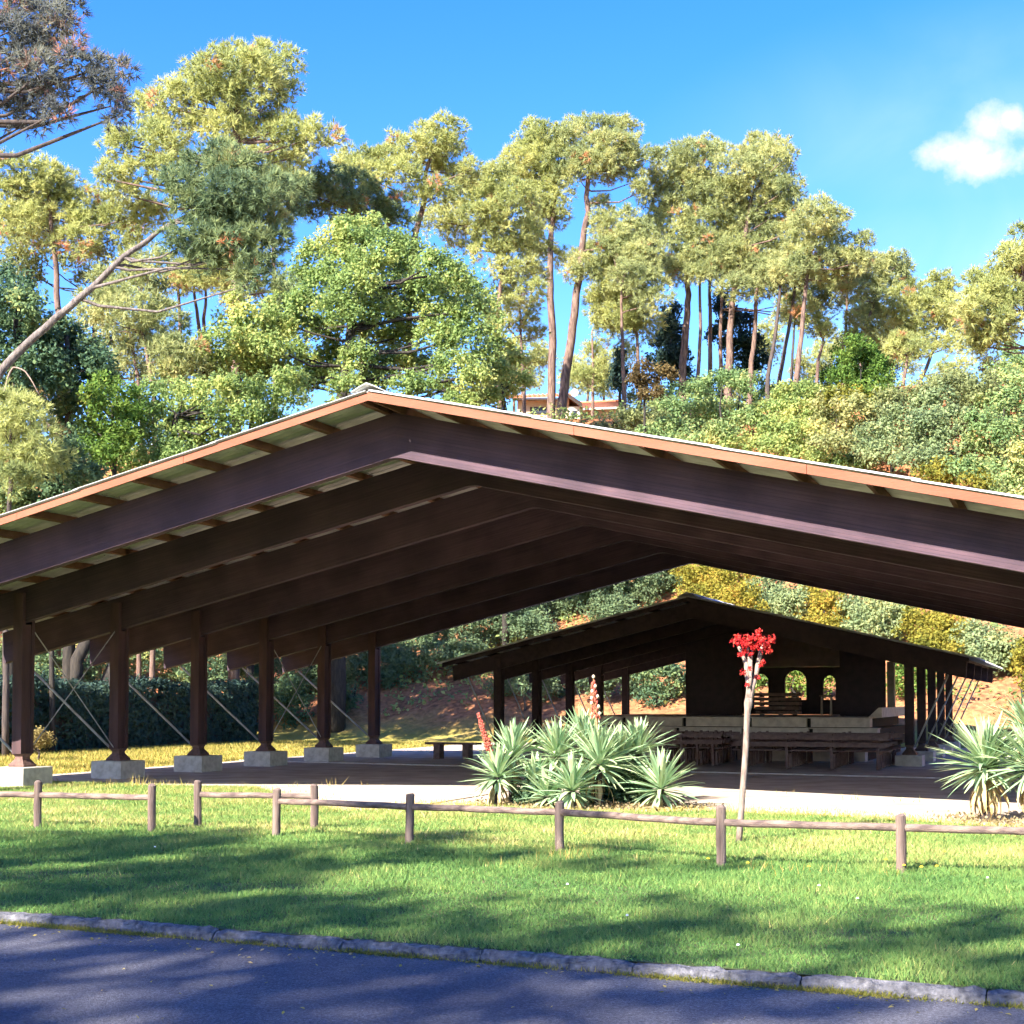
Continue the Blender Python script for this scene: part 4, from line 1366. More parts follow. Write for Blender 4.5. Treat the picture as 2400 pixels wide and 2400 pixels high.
pine('wide dark-branched pine with two stems at the right', CC, 84, [(1400, 1470), (1435, 1400), (1490, 1280), (1530, 1190), (1550, 1060)], .16,
     [(1550, 890, 48, 36), (1500, 930, 60, 40), (1590, 940, 50, 40), (1430, 950, 60, 45), (1540, 990, 80, 45), (1460, 1030, 85, 45), (1620, 1010, 60, 42), (1380, 1020, 55, 42), (1330, 1050, 65, 42), (1560, 1080, 85, 42), (1640, 1090, 55, 38), (1450, 1110, 60, 34), (1390, 1160, 75, 38), (1340, 1200, 50, 34), (1460, 1180, 50, 32), (1600, 1170, 65, 34), (1640, 1280, 48, 30), (1580, 1290, 42, 28)], PINE, 1.4, 0.023, bark='barkdark')
pine('pine stem with rosy bark left of the dark-branched pine', CC, 79, [(1380, 1450), (1388, 1340), (1402, 1250), (1410, 1170)], .14, [(1400, 1170, 60, 34), (1360, 1200, 45, 28), (1450, 1190, 40, 26)], PINE, .8, 0.023)
pine('sparse yellowish pine at the right edge', CC, 62, [(1990, 1500), (1960, 1200), (1930, 950), (1925, 720)], .16,
     [(1925, 700, 34, 40), (1900, 770, 55, 36), (1860, 790, 42, 32), (1930, 830, 45, 40), (1880, 870, 65, 40), (1790, 880, 48, 32), (1720, 885, 28, 22), (1830, 930, 80, 36), (1740, 960, 55, 34), (1910, 950, 45, 40), (1780, 1000, 85, 38), (1700, 1020, 55, 34), (1860, 1020, 60, 38), (1800, 1070, 75, 34), (1730, 1110, 75, 38), (1830, 1130, 65, 36), (1690, 1170, 50, 30), (1780, 1180, 60, 34), (1700, 880, 20, 18)], PINE, 1.2, 0.027, .40)
# --- far low pines closing the gaps near the skyline
for i, (x, y, rx, ry, lab) in enumerate([(1130, 1560, 110, 50, 'left of the twin trunks'), (1450, 1640, 90, 60, 'right of the twin trunks above the house'), (1080, 1660, 100, 55, 'above the left of the house roof')]):
    pine('far low pine top %s' % lab, CB, 104 + 3 * i, [(x, y + 250), (x + 5, y + 100), (x, y)], .16, [(x, y, rx, ry), (x - rx * .7, y + 40, rx * .6, ry * .8), (x + rx * .7, y + 35, rx * .6, ry * .8), (x, y + 60, rx, ry * .7)], PINE, 1.5, 0.009, .55)
for i, (x, y, rx, ry, lab) in enumerate([(770, 1150, 50, 60, 'between the slanting trunks'), (970, 1270, 60, 60, 'below the flat-crowned pine'), (1060, 1180, 50, 50, 'behind the reddish stem'), (30, 1310, 55, 50, 'at the left of the dark cypress')]):
    pine('far low pine top %s' % lab, CC, 104 + 3 * i, [(x, y + 200), (x + 5, y + 100), (x, y)], .16, [(x, y, rx, ry), (x - rx * .7, y + 40, rx * .6, ry * .8), (x + rx * .7, y + 35, rx * .6, ry * .8)], PINE, 1.5, 0.009, .55)

# --- broadleaf trees and shrubs
leafy('oak_tree', 'big round oak with yellow-green leaves above the front roof', 'oak', CB, 57, [(200, 1900), (230, 1700), (260, 1500), (290, 1300), (320, 1120)], .30,
      [(250, 920, 70, 45), (370, 930, 60, 50), (180, 990, 85, 60), (300, 1000, 100, 60), (450, 1010, 90, 60), (560, 1040, 80, 55), (90, 1070, 80, 60), (210, 1100, 110, 65), (370, 1110, 110, 65), (520, 1120, 110, 65), (680, 1110, 90, 60), (780, 1160, 80, 60), (20, 1180, 80, 60), (130, 1210, 110, 70), (290, 1220, 110, 70), (460, 1230, 110, 70), (620, 1230, 110, 70), (770, 1250, 100, 65), (890, 1240, 75, 60), (-60, 1280, 80, 60), (60, 1320, 110, 70), (220, 1340, 110, 70), (400, 1350, 110, 70), (570, 1360, 110, 70), (730, 1370, 110, 70), (870, 1350, 85, 60), (950, 1330, 55, 50), (-110, 1400, 80, 60), (0, 1430, 110, 70), (350, 1460, 110, 65), (520, 1480, 110, 65), (690, 1490, 110, 65), (840, 1480, 90, 60), (-160, 1520, 80, 60), (-50, 1560, 100, 60), (280, 1580, 80, 50), (450, 1600, 110, 65), (610, 1620, 110, 65), (780, 1610, 100, 60), (930, 1580, 70, 55), (-200, 1640, 80, 55), (-90, 1660, 100, 60), (100, 1690, 80, 45), (400, 1700, 110, 55), (570, 1730, 110, 55), (740, 1740, 100, 50), (890, 1700, 80, 55), (1010, 1660, 60, 50), (240, 1720, 70, 40), (960, 1790, 70, 45), (820, 1810, 80, 40), (-20, 1720, 80, 45)],
      OAK, 1.8, .47, 25, .42, .080, (.12, .78))
leafy('oak_tree', 'lower oak foliage left of the ridge beneath the big oak', 'oak', CA, 47.5, [(800, 2250), (800, 2100), (790, 1980), (800, 1880)], .2,
      [(700, 1800, 100, 60), (830, 1790, 110, 60), (960, 1770, 110, 60), (1090, 1760, 110, 60), (1210, 1790, 90, 55), (640, 1890, 100, 60), (780, 1890, 110, 60), (920, 1880, 110, 60), (1060, 1870, 110, 60), (1190, 1880, 90, 55), (560, 1980, 100, 60), (700, 1990, 110, 60), (850, 1980, 110, 60), (990, 1960, 100, 50), (520, 2080, 100, 55), (660, 2090, 100, 50), (800, 2070, 90, 40), (1310, 1720, 80, 50), (1330, 1810, 60, 40)],
      OAK, 1.4, .44, 20, .36, .072, (.1, .8), base=(380, 2300))
leafy('acacia_bush', 'fresh green feathery bush left of the ridge', 'bush', CA, 46, [(520, 2200), (520, 2000), (510, 1850)], .1,
      [(480, 1740, 60, 40), (440, 1800, 70, 45), (540, 1790, 75, 45), (480, 1870, 85, 50), (580, 1870, 70, 45), (430, 1950, 80, 50), (540, 1960, 80, 50), (470, 2050, 90, 50), (400, 2040, 70, 45)], BRIGHTL, 1.0, .40, 18, .32, .07, (.1, .95))
leafy('evergreen_oak', 'dark evergreen tree at the left edge below the pines', 'tree', CA, 47, [(60, 2200), (70, 1900), (80, 1600), (70, 1350)], .22,
      [(20, 1250, 60, 45), (80, 1290, 70, 50), (20, 1350, 80, 55), (120, 1370, 70, 55), (60, 1450, 100, 60), (160, 1460, 60, 50), (30, 1550, 90, 60), (140, 1560, 90, 60), (60, 1650, 100, 60), (190, 1640, 80, 60), (40, 1750, 90, 60), (150, 1750, 90, 55)], DARKL, 1.4, .46, 16, .38, .09, (.05, .9))
leafy('evergreen_oak', 'dark evergreen tree behind the leaning trunk', 'tree', CA, 48, [(330, 2200), (320, 1900), (310, 1700), (300, 1520)], .2,
      [(270, 1470, 60, 45), (220, 1530, 70, 50), (330, 1520, 75, 50), (400, 1560, 60, 45), (260, 1610, 90, 55), (370, 1630, 90, 55), (450, 1640, 55, 45), (250, 1710, 90, 55), (370, 1720, 90, 55), (470, 1720, 50, 45), (230, 1810, 90, 50), (340, 1820, 90, 55), (300, 1920, 100, 55), (380, 1960, 70, 50)], DARKL, 1.3, .46, 16, .38, .09, (.05, .95))
pine('young bushy pine with sunlit tips at the lower left edge', CA, 40, [(40, 2350), (45, 2150), (50, 1950)], .09,
     [(30, 1830, 70, 40), (110, 1860, 65, 40), (30, 1920, 80, 45), (140, 1940, 65, 40), (60, 2010, 90, 45), (190, 2010, 50, 45), (230, 2080, 55, 45), (40, 2100, 80, 45), (60, 2180, 60, 50), (150, 2120, 60, 40)], PINE, .8, 0.023, .36, (.05, .75), 'barkdark', 'pines on the slope', 8, 12, .26, .2, .02)
leafy('shrub', 'tangled dark shrub under the roof edge at far left', 'shrub', CA, 43, [(250, 2420), (250, 2300), (250, 2200)], .08,
      [(60, 2230, 120, 60), (200, 2180, 100, 55), (320, 2130, 90, 50), (400, 2150, 80, 45), (280, 2230, 100, 50), (150, 2290, 120, 50), (40, 2310, 90, 50), (430, 2220, 60, 40), (230, 2050, 70, 45), (120, 2070, 70, 45), (330, 2030, 60, 45)], DARKL, .8, .40, 17, .32, .075, (.2, 1.0))
leafy('dead_snag', 'leafless grey bough arching down at the left edge', 'branch', CA, 42, [(-60, 1720), (30, 1780), (110, 1830), (190, 1880), (235, 1935), (280, 1985)], .055, [(215, 1910, 30, 20), (260, 1970, 34, 24)], RUSTL, .3, .45, 7, .26, .05, bark='stem', base=(-60, 2300))
leafy('dead_snag', 'thin curved bare bough above the young pine at left', 'branch', CA, 43, [(20, 1740), (60, 1655), (110, 1680), (160, 1740), (185, 1800)], .035, [(180, 1790, 24, 24)], RUSTL, .3, .5, 6, .2, .045, bark='stem', base=(-40, 2300))

# right-hand belt of shrubs above the roof
belt = [
    ('dark glossy shrub directly right of the house', 420, 1430, BUSHG, [(350, 1400, 90, 55), (440, 1380, 90, 60), (520, 1420, 80, 60), (380, 1470, 100, 60), (480, 1490, 90, 55), (300, 1460, 70, 50)], 63, (.0, .8)),
    ('rounded green shrub beside the rosy pine trunk', 640, 1400, BUSHG, [(600, 1330, 80, 55), (690, 1350, 80, 55), (640, 1420, 100, 60), (740, 1430, 80, 55), (600, 1490, 90, 55), (700, 1510, 90, 55)], 62, (.1, .95)),
    ('dull shrub in front of the house annex', 220, 1520, PALEL, [(170, 1420, 50, 40), (250, 1440, 70, 45), (140, 1510, 70, 40), (220, 1520, 90, 50), (300, 1560, 90, 45), (60, 1550, 70, 26)], 66, (.0, .7)),
    ('wide green shrub low over the roof edge', 420, 1580, BUSHG, [(340, 1560, 90, 50), (440, 1560, 90, 50), (540, 1580, 90, 50), (400, 1620, 100, 40), (500, 1640, 100, 40), (240, 1590, 70, 35)], 60, (.1, .95)),
    ('olive shrub below the gap in the pines', 860, 1450, OAK, [(820, 1400, 90, 55), (920, 1400, 90, 55), (800, 1480, 90, 55), (900, 1490, 100, 60), (840, 1560, 100, 55), (940, 1570, 90, 50), (1010, 1430, 70, 50)], 63, (.15, .95)),
    ('pale straw-coloured shrub in the middle of the right belt', 1080, 1500, PALEL, [(1060, 1440, 80, 50), (1150, 1470, 90, 55), (1060, 1530, 90, 55), (1160, 1560, 90, 50), (990, 1560, 70, 45), (1080, 1620, 90, 45), (1000, 1640, 80, 40)], 61, (.35, 1.0)),
    ('rust-tinged shrub at the foot of the slim straight pine', 1120, 1390, YELLOWL, [(1080, 1370, 80, 45), (1180, 1370, 80, 45), (1130, 1420, 90, 45), (1230, 1420, 60, 40)], 68, (.0, .75)),
    ('bright yellow-green shrub below the airy pine', 1260, 1400, BRIGHTL, [(1220, 1390, 55, 40), (1290, 1400, 60, 40), (1250, 1450, 70, 40)], 66, (.4, 1.0)),
    ('light green leafy tree standing in the sky gap', 1190, 1250, BRIGHTL, [(1160, 1150, 60, 40), (1220, 1190, 70, 45), (1130, 1210, 60, 45), (1190, 1270, 80, 50), (1090, 1290, 70, 45), (1270, 1270, 60, 45), (1180, 1340, 80, 40), (1300, 1320, 50, 35), (1050, 1330, 50, 35)], 72, (.1, .85)),
    ('silvery green shrub right of the straw-coloured one', 1330, 1560, BLUEL, [(1290, 1480, 80, 50), (1380, 1510, 90, 55), (1270, 1570, 90, 55), (1370, 1600, 100, 55), (1290, 1660, 100, 50), (1180, 1640, 80, 45), (1200, 1700, 80, 35)], 60, (.3, 1.0)),
    ('tall pale green shrub under the dark-branched pine', 1520, 1530, BLUEL, [(1480, 1450, 70, 50), (1560, 1430, 70, 55), (1500, 1530, 90, 60), (1600, 1520, 80, 60), (1480, 1620, 90, 55), (1580, 1620, 100, 60), (1440, 1700, 90, 45), (1540, 1710, 100, 45)], 59, (.2, .95)),
    ('grey bare-twigged shrub at the right below the pines', 1680, 1400, PALEL, [(1650, 1360, 70, 40), (1730, 1350, 70, 45), (1690, 1420, 90, 50), (1780, 1400, 60, 45), (1640, 1450, 60, 40)], 64, (.1, .6)),
    ('orange-leaved bush high at the right', 1800, 1275, RUSTL, [(1790, 1265, 50, 34), (1840, 1285, 38, 30), (1760, 1290, 34, 26)], 66, (.5, 1.0)),
    ('tall green tree filling the right edge above the roof', 1840, 1450, BUSHG, [(1870, 1200, 50, 45), (1910, 1270, 50, 50), (1850, 1340, 70, 50), (1920, 1370, 50, 55), (1800, 1440, 80, 55), (1890, 1470, 80, 60), (1760, 1540, 90, 60), (1870, 1570, 90, 60), (1930, 1560, 50, 60), (1720, 1640, 90, 55), (1830, 1660, 100, 55), (1920, 1670, 60, 55), (1680, 1730, 90, 45), (1800, 1740, 100, 45), (1900, 1760, 80, 45)], 58, (.15, 1.0)),
    ('yellowish shrub low over the right roof edge', 1640, 1760, YELLOWL, [(1560, 1740, 60, 40), (1640, 1760, 60, 40), (1500, 1770, 60, 34), (1700, 1800, 60, 34)], 56, (.1, .8)),
    ('dense green shrub at the bottom right above the fascia', 1830, 1820, BUSHG, [(1760, 1810, 70, 40), (1840, 1820, 80, 45), (1910, 1830, 60, 45), (1880, 1890, 70, 40), (1790, 1870, 70, 35)], 56, (.2, 1.0)),
    ('mixed shrub low behind the roof in the middle right', 800, 1640, OAK, [(720, 1610, 90, 50), (830, 1640, 90, 45), (640, 1640, 80, 40), (930, 1670, 90, 45), (1040, 1700, 80, 40), (1120, 1730, 80, 35)], 58, (.1, .9)),
]
for lab, tx, ty, mm, bl, Yd, tone in belt:
    Yd = min(slope_hit(*conv(CC, tx, ty + 90)), 88) - 1.5
    leafy('shrub', lab, 'shrub', CC, Yd, [(tx, ty + 110), (tx, ty + 60), (tx + 4, ty)], .07, bl, mm, 1.0, .54, 16, .44, .095, tone, branches=False, on_slope=True)
leafy('cypress', 'small dark conifer rising right of the house roof', 'conifer', CC, 88, [(100, 1420), (102, 1330), (104, 1230)], .12, [(104, 1230, 22, 34), (98, 1280, 34, 36), (112, 1320, 42, 36), (96, 1350, 42, 34)], HEDGE, .5, .5, 18, .38, .10, (.0, .6))
leafy('cypress', 'broad dark conifer behind the pale pine trunk', 'conifer', CC, 90, [(330, 1420), (332, 1250), (334, 1050)], .16, [(335, 1030, 38, 40), (320, 1090, 55, 45), (350, 1130, 65, 45), (310, 1170, 70, 48), (350, 1220, 75, 50), (300, 1260, 75, 48), (360, 1300, 70, 45)], HEDGE, .8, .55, 18, .42, .11, (.1, .9))
leafy('cypress', 'broad dark conifer behind the grey pine trunk', 'conifer', CC, 92, [(690, 1420), (692, 1250), (694, 1050)], .16, [(560, 980, 45, 50), (600, 1060, 50, 50), (660, 1080, 50, 50), (560, 1120, 55, 55), (690, 1170, 65, 55), (620, 1190, 60, 55), (720, 1250, 65, 50), (660, 1280, 70, 50)], HEDGE, .8, .55, 18, .42, .11, (.1, .8))
leafy('ivy_shrub', 'rusty dead shrub climbing the low orange-trunked pine', 'shrub', CC, 73, [(215, 1480), (212, 1400), (205, 1320)], .08, [(205, 1290, 45, 40), (220, 1350, 60, 40), (180, 1330, 40, 34), (240, 1400, 60, 36), (300, 1310, 55, 34)], RUSTL, .6, .42, 15, .34, .08, (.0, .8))

for lab, mm, tx, ty, bl in [
    ('leafy sapling breaking the crest right of the slim straight pine', BRIGHTL, 1190, 1290, [(1160, 1170, 46, 36), (1220, 1200, 52, 38), (1130, 1230, 46, 36), (1190, 1270, 62, 42), (1270, 1270, 46, 36), (1100, 1310, 56, 36), (1180, 1340, 70, 36), (1280, 1340, 50, 30)]),
    ('grey-green sapling on the crest below the dark-branched pine', PALEL, 1560, 1390, [(1540, 1350, 46, 34), (1600, 1330, 46, 36), (1500, 1400, 56, 36), (1590, 1400, 60, 36), (1660, 1370, 46, 34)]),
    ('tall ragged bush on the crest near the right edge', BUSHG, 1850, 1330, [(1870, 1210, 42, 40), (1910, 1260, 46, 44), (1830, 1290, 50, 38), (1890, 1330, 60, 44), (1800, 1360, 50, 38), (1930, 1370, 50, 44), (1850, 1400, 70, 40), (1740, 1400, 50, 34)]),
    ('olive bush on the crest under the gap in the pines', OAK, 900, 1400, [(860, 1380, 50, 36), (930, 1370, 54, 36), (990, 1400, 50, 32), (820, 1420, 46, 30)]),
    ('dark bush on the crest at the foot of the rosy trunk', BUSHG, 560, 1370, [(500, 1350, 50, 36), (570, 1330, 54, 38), (630, 1330, 50, 40), (680, 1360, 46, 34), (440, 1380, 54, 36)])]:
    leafy('crest_bush', lab, 'bush', CC, 73.5, [(tx, ty + 160), (tx, ty + 90), (tx + 4, ty)], .07, bl, mm, .8, .46, 15, .38, .085, (.1, .9))

# --- mid-distance trees that close the wall of foliage
leafy('mixed_tree', 'soft green tree filling the wood below the layered left pine', 'tree', CA, 63, [(420, 1900), (420, 1700), (430, 1500), (440, 1350)], .2,
      [(60, 1180, 70, 45), (170, 1160, 70, 45), (120, 1240, 80, 50), (330, 1180, 80, 45), (440, 1140, 80, 45), (560, 1230, 90, 50), (680, 1290, 70, 45), (420, 1250, 70, 45), (480, 1340, 60, 45), (400, 1450, 70, 55), (520, 1560, 80, 60), (580, 1680, 90, 60), (700, 1700, 90, 60), (470, 1640, 70, 60), (720, 1400, 60, 60), (740, 1560, 70, 60), (620, 1480, 50, 50)], PALEL, 1.6, .50, 15, .42, .085, (.0, .75), group='broadleaf trees and shrubs on the slope')
leafy('mixed_tree', 'yellow-green tree behind the three slim trunks', 'tree', CA, 56, [(900, 1800), (905, 1650), (900, 1540)], .18,
      [(800, 1600, 80, 50), (900, 1560, 80, 45), (1000, 1540, 80, 50), (850, 1670, 90, 50), (960, 1650, 90, 55), (780, 1680, 70, 50), (1040, 1450, 60, 50), (1070, 1370, 60, 45), (1140, 1430, 70, 50), (1090, 1520, 80, 60), (1080, 1610, 90, 60), (1160, 1560, 70, 55)], OAK, 1.4, .52, 15, .42, .09, (.2, 1.0))
pine('pale pine crown filling behind the tallest pine', CA, 70, [(1250, 1400), (1245, 1150), (1240, 950)], .16,
     [(1180, 720, 80, 50), (1300, 760, 80, 50), (1240, 850, 100, 55), (1130, 640, 60, 40), (1340, 850, 70, 50), (1000, 1280, 90, 50), (880, 1240, 80, 45), (1100, 1330, 90, 50), (960, 1180, 90, 45)], PINE, 1.5, .01)
leafy('oak_tree', 'spreading lower left arm of oak leaves beside the big oak', 'oak', CB, 60, [(-240, 1950), (-220, 1780), (-200, 1600)], .16,
      [(-120, 1330, 70, 50), (-190, 1420, 80, 55), (-60, 1250, 60, 45), (-260, 1520, 80, 55), (-330, 1600, 80, 55), (-280, 1680, 90, 55), (-400, 1690, 80, 50), (-180, 1600, 90, 55), (-340, 1760, 90, 45), (-100, 1480, 80, 55), (160, 1440, 90, 60), (190, 1560, 80, 55), (60, 1600, 80, 50), (180, 1650, 70, 50)], OAK, 1.4, .50, 17, .42, .10, (.05, .9))
leafy('oak_tree', 'oak boughs at the right foot of the big oak before the house', 'oak', CB, 62, [(1040, 1950), (1030, 1800), (1010, 1650)], .14,
      [(960, 1450, 60, 50), (1020, 1530, 70, 50), (1080, 1610, 70, 50), (1000, 1650, 80, 50), (1100, 1700, 60, 45), (1030, 1760, 70, 40), (930, 1700, 80, 50), (980, 1380, 50, 45), (900, 1800, 80, 40)], OAK, 1.2, .48, 16, .40, .095, (.15, .95))
pine('bluish pine crown hanging between the twin trunks and the right-hand group', CC, 82, [(120, 1300), (118, 1100), (110, 900)], .15,
     [(30, 640, 60, 45), (120, 620, 60, 45), (180, 680, 70, 50), (90, 720, 80, 50), (210, 780, 70, 50), (150, 860, 80, 50), (60, 840, 70, 45), (230, 900, 70, 45), (260, 980, 60, 40), (160, 950, 80, 45)], PINEB, 1.5, .03)
pine('deep pine crown filling the heart of the right-hand group', CC, 86, [(560, 1350), (560, 1100), (565, 850)], .18,
     [(540, 500, 80, 55), (560, 600, 80, 55), (580, 700, 90, 55), (520, 780, 90, 50), (640, 760, 90, 50), (700, 830, 90, 50), (800, 830, 80, 45), (870, 900, 80, 45), (980, 900, 80, 45), (740, 900, 70, 40), (480, 860, 70, 45), (1060, 930, 70, 40), (1040, 1010, 60, 40), (920, 980, 60, 34)], PINEB, 1.5, .03)
pine('far pine crown between the airy pine and the dark-branched pine', CC, 92, [(1330, 1400), (1335, 1250), (1330, 1100)], .15,
     [(1250, 1180, 70, 45), (1330, 1130, 70, 45), (1300, 1250, 80, 50), (1230, 1040, 60, 40), (1180, 1010, 60, 40), (1400, 1250, 50, 40)], PINE, 1.4, .01)
leafy('shrub', 'grey-green thicket below the two stems of the dark-branched pine', 'shrub', CC, 70, [(1480, 1600), (1480, 1500), (1482, 1420)], .08, [(1440, 1400, 60, 40), (1520, 1390, 60, 40), (1380, 1440, 70, 45), (1480, 1440, 70, 40), (1580, 1360, 60, 40), (1320, 1420, 60, 40), (1640, 1330, 60, 36)], PALEL, 1.0, .46, 15, .38, .08, (.1, .7))

pine('loose low pine boughs between the oak and the left twin trunk', CB, 78, [(1130, 1750), (1120, 1500), (1110, 1250)], .12,
     [(1040, 1200, 55, 40), (1110, 1230, 50, 36), (1180, 1330, 50, 34), (1060, 1300, 60, 36), (1130, 1420, 55, 34), (1040, 1420, 50, 34), (1180, 1480, 50, 32), (1200, 1180, 46, 34), (1200, 1060, 50, 40), (1150, 1030, 60, 44)], PINE, 1.2, .02)
pine('light pine foliage low behind the right twin trunk', CB, 96, [(1480, 1800), (1480, 1600), (1475, 1450)], .14,
     [(1560, 1260, 60, 40), (1600, 1340, 70, 44), (1530, 1400, 50, 36), (1640, 1440, 60, 40), (1500, 1560, 60, 40), (1570, 1620, 60, 44), (1420, 1700, 70, 50), (1540, 1720, 70, 44), (1640, 1560, 50, 36)], PINE, 1.4, .01)
# --- slope seen under and between the roofs
FULL = (0, 0, 1.0)
under = [
    ('tree with shade-coloured blue-green leaves seen between the two roofs at left', 1060, 1480, BLUEL, [(1000, 1520, 60, 50), (1060, 1480, 70, 60), (1130, 1450, 70, 60), (1080, 1540, 60, 40), (960, 1560, 50, 40)], 60, (.0, .5)),  # tones held low: shade on this side put into the leaf colour
    ('tree with shade-coloured blue-green leaves in the gap between the roofs', 1280, 1420, BLUEL, [(1200, 1440, 70, 60), (1270, 1410, 70, 60), (1340, 1390, 70, 55), (1240, 1480, 60, 40)], 61, (.0, .5)),  # low tones again, the slope's shade coloured into the leaves
    ('tree with shade-coloured dark green leaves left of the rear ridge', 1470, 1380, BLUEL, [(1410, 1380, 70, 60), (1480, 1370, 70, 55), (1540, 1350, 60, 55), (1440, 1440, 60, 40)], 62, (.0, .55)),  # dark end of the ramp stands for shade here
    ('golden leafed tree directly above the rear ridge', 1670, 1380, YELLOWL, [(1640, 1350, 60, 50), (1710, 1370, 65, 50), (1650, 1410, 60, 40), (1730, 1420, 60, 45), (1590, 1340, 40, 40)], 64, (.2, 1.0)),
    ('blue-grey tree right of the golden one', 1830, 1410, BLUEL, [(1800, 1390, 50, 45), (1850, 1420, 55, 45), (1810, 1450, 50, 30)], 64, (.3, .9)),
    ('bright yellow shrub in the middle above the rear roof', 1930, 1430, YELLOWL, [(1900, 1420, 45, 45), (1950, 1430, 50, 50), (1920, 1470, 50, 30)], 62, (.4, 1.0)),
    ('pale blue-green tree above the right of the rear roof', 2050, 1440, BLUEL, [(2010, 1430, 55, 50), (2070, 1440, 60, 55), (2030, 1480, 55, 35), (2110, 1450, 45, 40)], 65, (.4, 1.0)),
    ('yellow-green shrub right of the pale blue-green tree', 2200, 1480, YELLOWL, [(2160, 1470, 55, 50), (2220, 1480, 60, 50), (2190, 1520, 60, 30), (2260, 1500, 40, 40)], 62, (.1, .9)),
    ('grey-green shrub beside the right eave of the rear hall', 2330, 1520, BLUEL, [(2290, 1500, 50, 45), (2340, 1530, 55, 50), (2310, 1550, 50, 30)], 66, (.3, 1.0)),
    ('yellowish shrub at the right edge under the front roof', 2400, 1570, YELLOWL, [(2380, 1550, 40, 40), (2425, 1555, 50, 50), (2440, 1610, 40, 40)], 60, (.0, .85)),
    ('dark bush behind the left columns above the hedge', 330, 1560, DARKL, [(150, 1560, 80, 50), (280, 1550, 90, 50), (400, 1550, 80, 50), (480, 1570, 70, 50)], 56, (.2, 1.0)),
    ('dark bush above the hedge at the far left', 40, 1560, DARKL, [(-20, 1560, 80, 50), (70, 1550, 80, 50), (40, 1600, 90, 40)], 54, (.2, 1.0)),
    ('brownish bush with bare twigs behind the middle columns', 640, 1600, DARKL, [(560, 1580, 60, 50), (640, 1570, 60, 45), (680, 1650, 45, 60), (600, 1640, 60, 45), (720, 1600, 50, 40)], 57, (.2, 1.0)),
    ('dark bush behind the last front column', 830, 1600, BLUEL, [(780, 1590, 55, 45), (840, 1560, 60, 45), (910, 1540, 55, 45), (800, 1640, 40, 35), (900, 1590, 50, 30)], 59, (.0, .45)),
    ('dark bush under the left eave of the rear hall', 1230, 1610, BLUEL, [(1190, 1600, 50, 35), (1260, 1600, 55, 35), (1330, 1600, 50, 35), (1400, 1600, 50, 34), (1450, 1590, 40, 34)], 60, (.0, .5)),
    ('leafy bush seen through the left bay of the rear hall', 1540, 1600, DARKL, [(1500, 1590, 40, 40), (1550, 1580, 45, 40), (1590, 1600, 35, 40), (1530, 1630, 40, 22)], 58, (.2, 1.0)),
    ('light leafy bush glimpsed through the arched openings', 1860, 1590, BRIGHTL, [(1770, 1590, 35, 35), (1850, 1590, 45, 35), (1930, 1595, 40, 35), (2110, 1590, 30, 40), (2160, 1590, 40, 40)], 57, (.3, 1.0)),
]
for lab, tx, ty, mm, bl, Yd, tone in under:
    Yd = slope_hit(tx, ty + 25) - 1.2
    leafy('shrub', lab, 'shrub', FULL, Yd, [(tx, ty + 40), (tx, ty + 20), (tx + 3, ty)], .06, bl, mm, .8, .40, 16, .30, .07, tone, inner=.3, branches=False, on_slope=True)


# hedge: clipped dark hedge along the left side lawn
def hedge():
    a, b = h2w(-20.6, 30.5), h2w(-20.4, 47.5)
    c = (a + b) / 2
    root = thing('hedge', 'long dark clipped hedge behind the left columns', 'hedge', (c[0], c[1], 0), -PSI)
    L, Wd, H = 17.0, 1.2, 2.05
    core = MB()
    core.box((-Wd / 2 + .22, -L / 2 + .2, 0), (Wd / 2 - .22, L / 2 - .2, H - .25))
    part('stems', core, M['barkdark'], root)
    n_ = 4600
    face = RNG.integers(0, 4, n_)
    y = RNG.uniform(-L / 2, L / 2, n_)
    z = RNG.uniform(.05, H, n_)
    x = np.where(face < 2, Wd / 2, np.where(face == 2, -Wd / 2, RNG.uniform(-Wd / 2, Wd / 2, n_)))
    z = np.where(face == 3, H, z)
    z = z + .10 * np.sin(y * 1.1) * (z / H) + RNG.normal(0, .06, n_)
    x = x + .08 * np.sin(y * 2.1 + z) + RNG.normal(0, .06, n_)
    C = np.stack([x, y, z], -1)
    D = np.stack([np.sign(x) * (face < 3), np.zeros(n_), (face == 3) * 1.0], -1)
    V, T = leaves(C, D, 10, .19, .065, RNG, .0, .8, 1.0)
    soup('foliage', V, 4, HEDGE, T, root)


hedge()
leafy('dead_shrub', 'small brown dead shrub on the grass behind the first left column', 'shrub', FULL, 37.5, [(86, 1762), (88, 1745), (90, 1725)], .03, [(84, 1726, 26, 16), (100, 1740, 22, 16), (66, 1745, 16, 14)], RUSTL, .2, .22, 12, .16, .035, (.3, 1.0), 'barkdark', None)


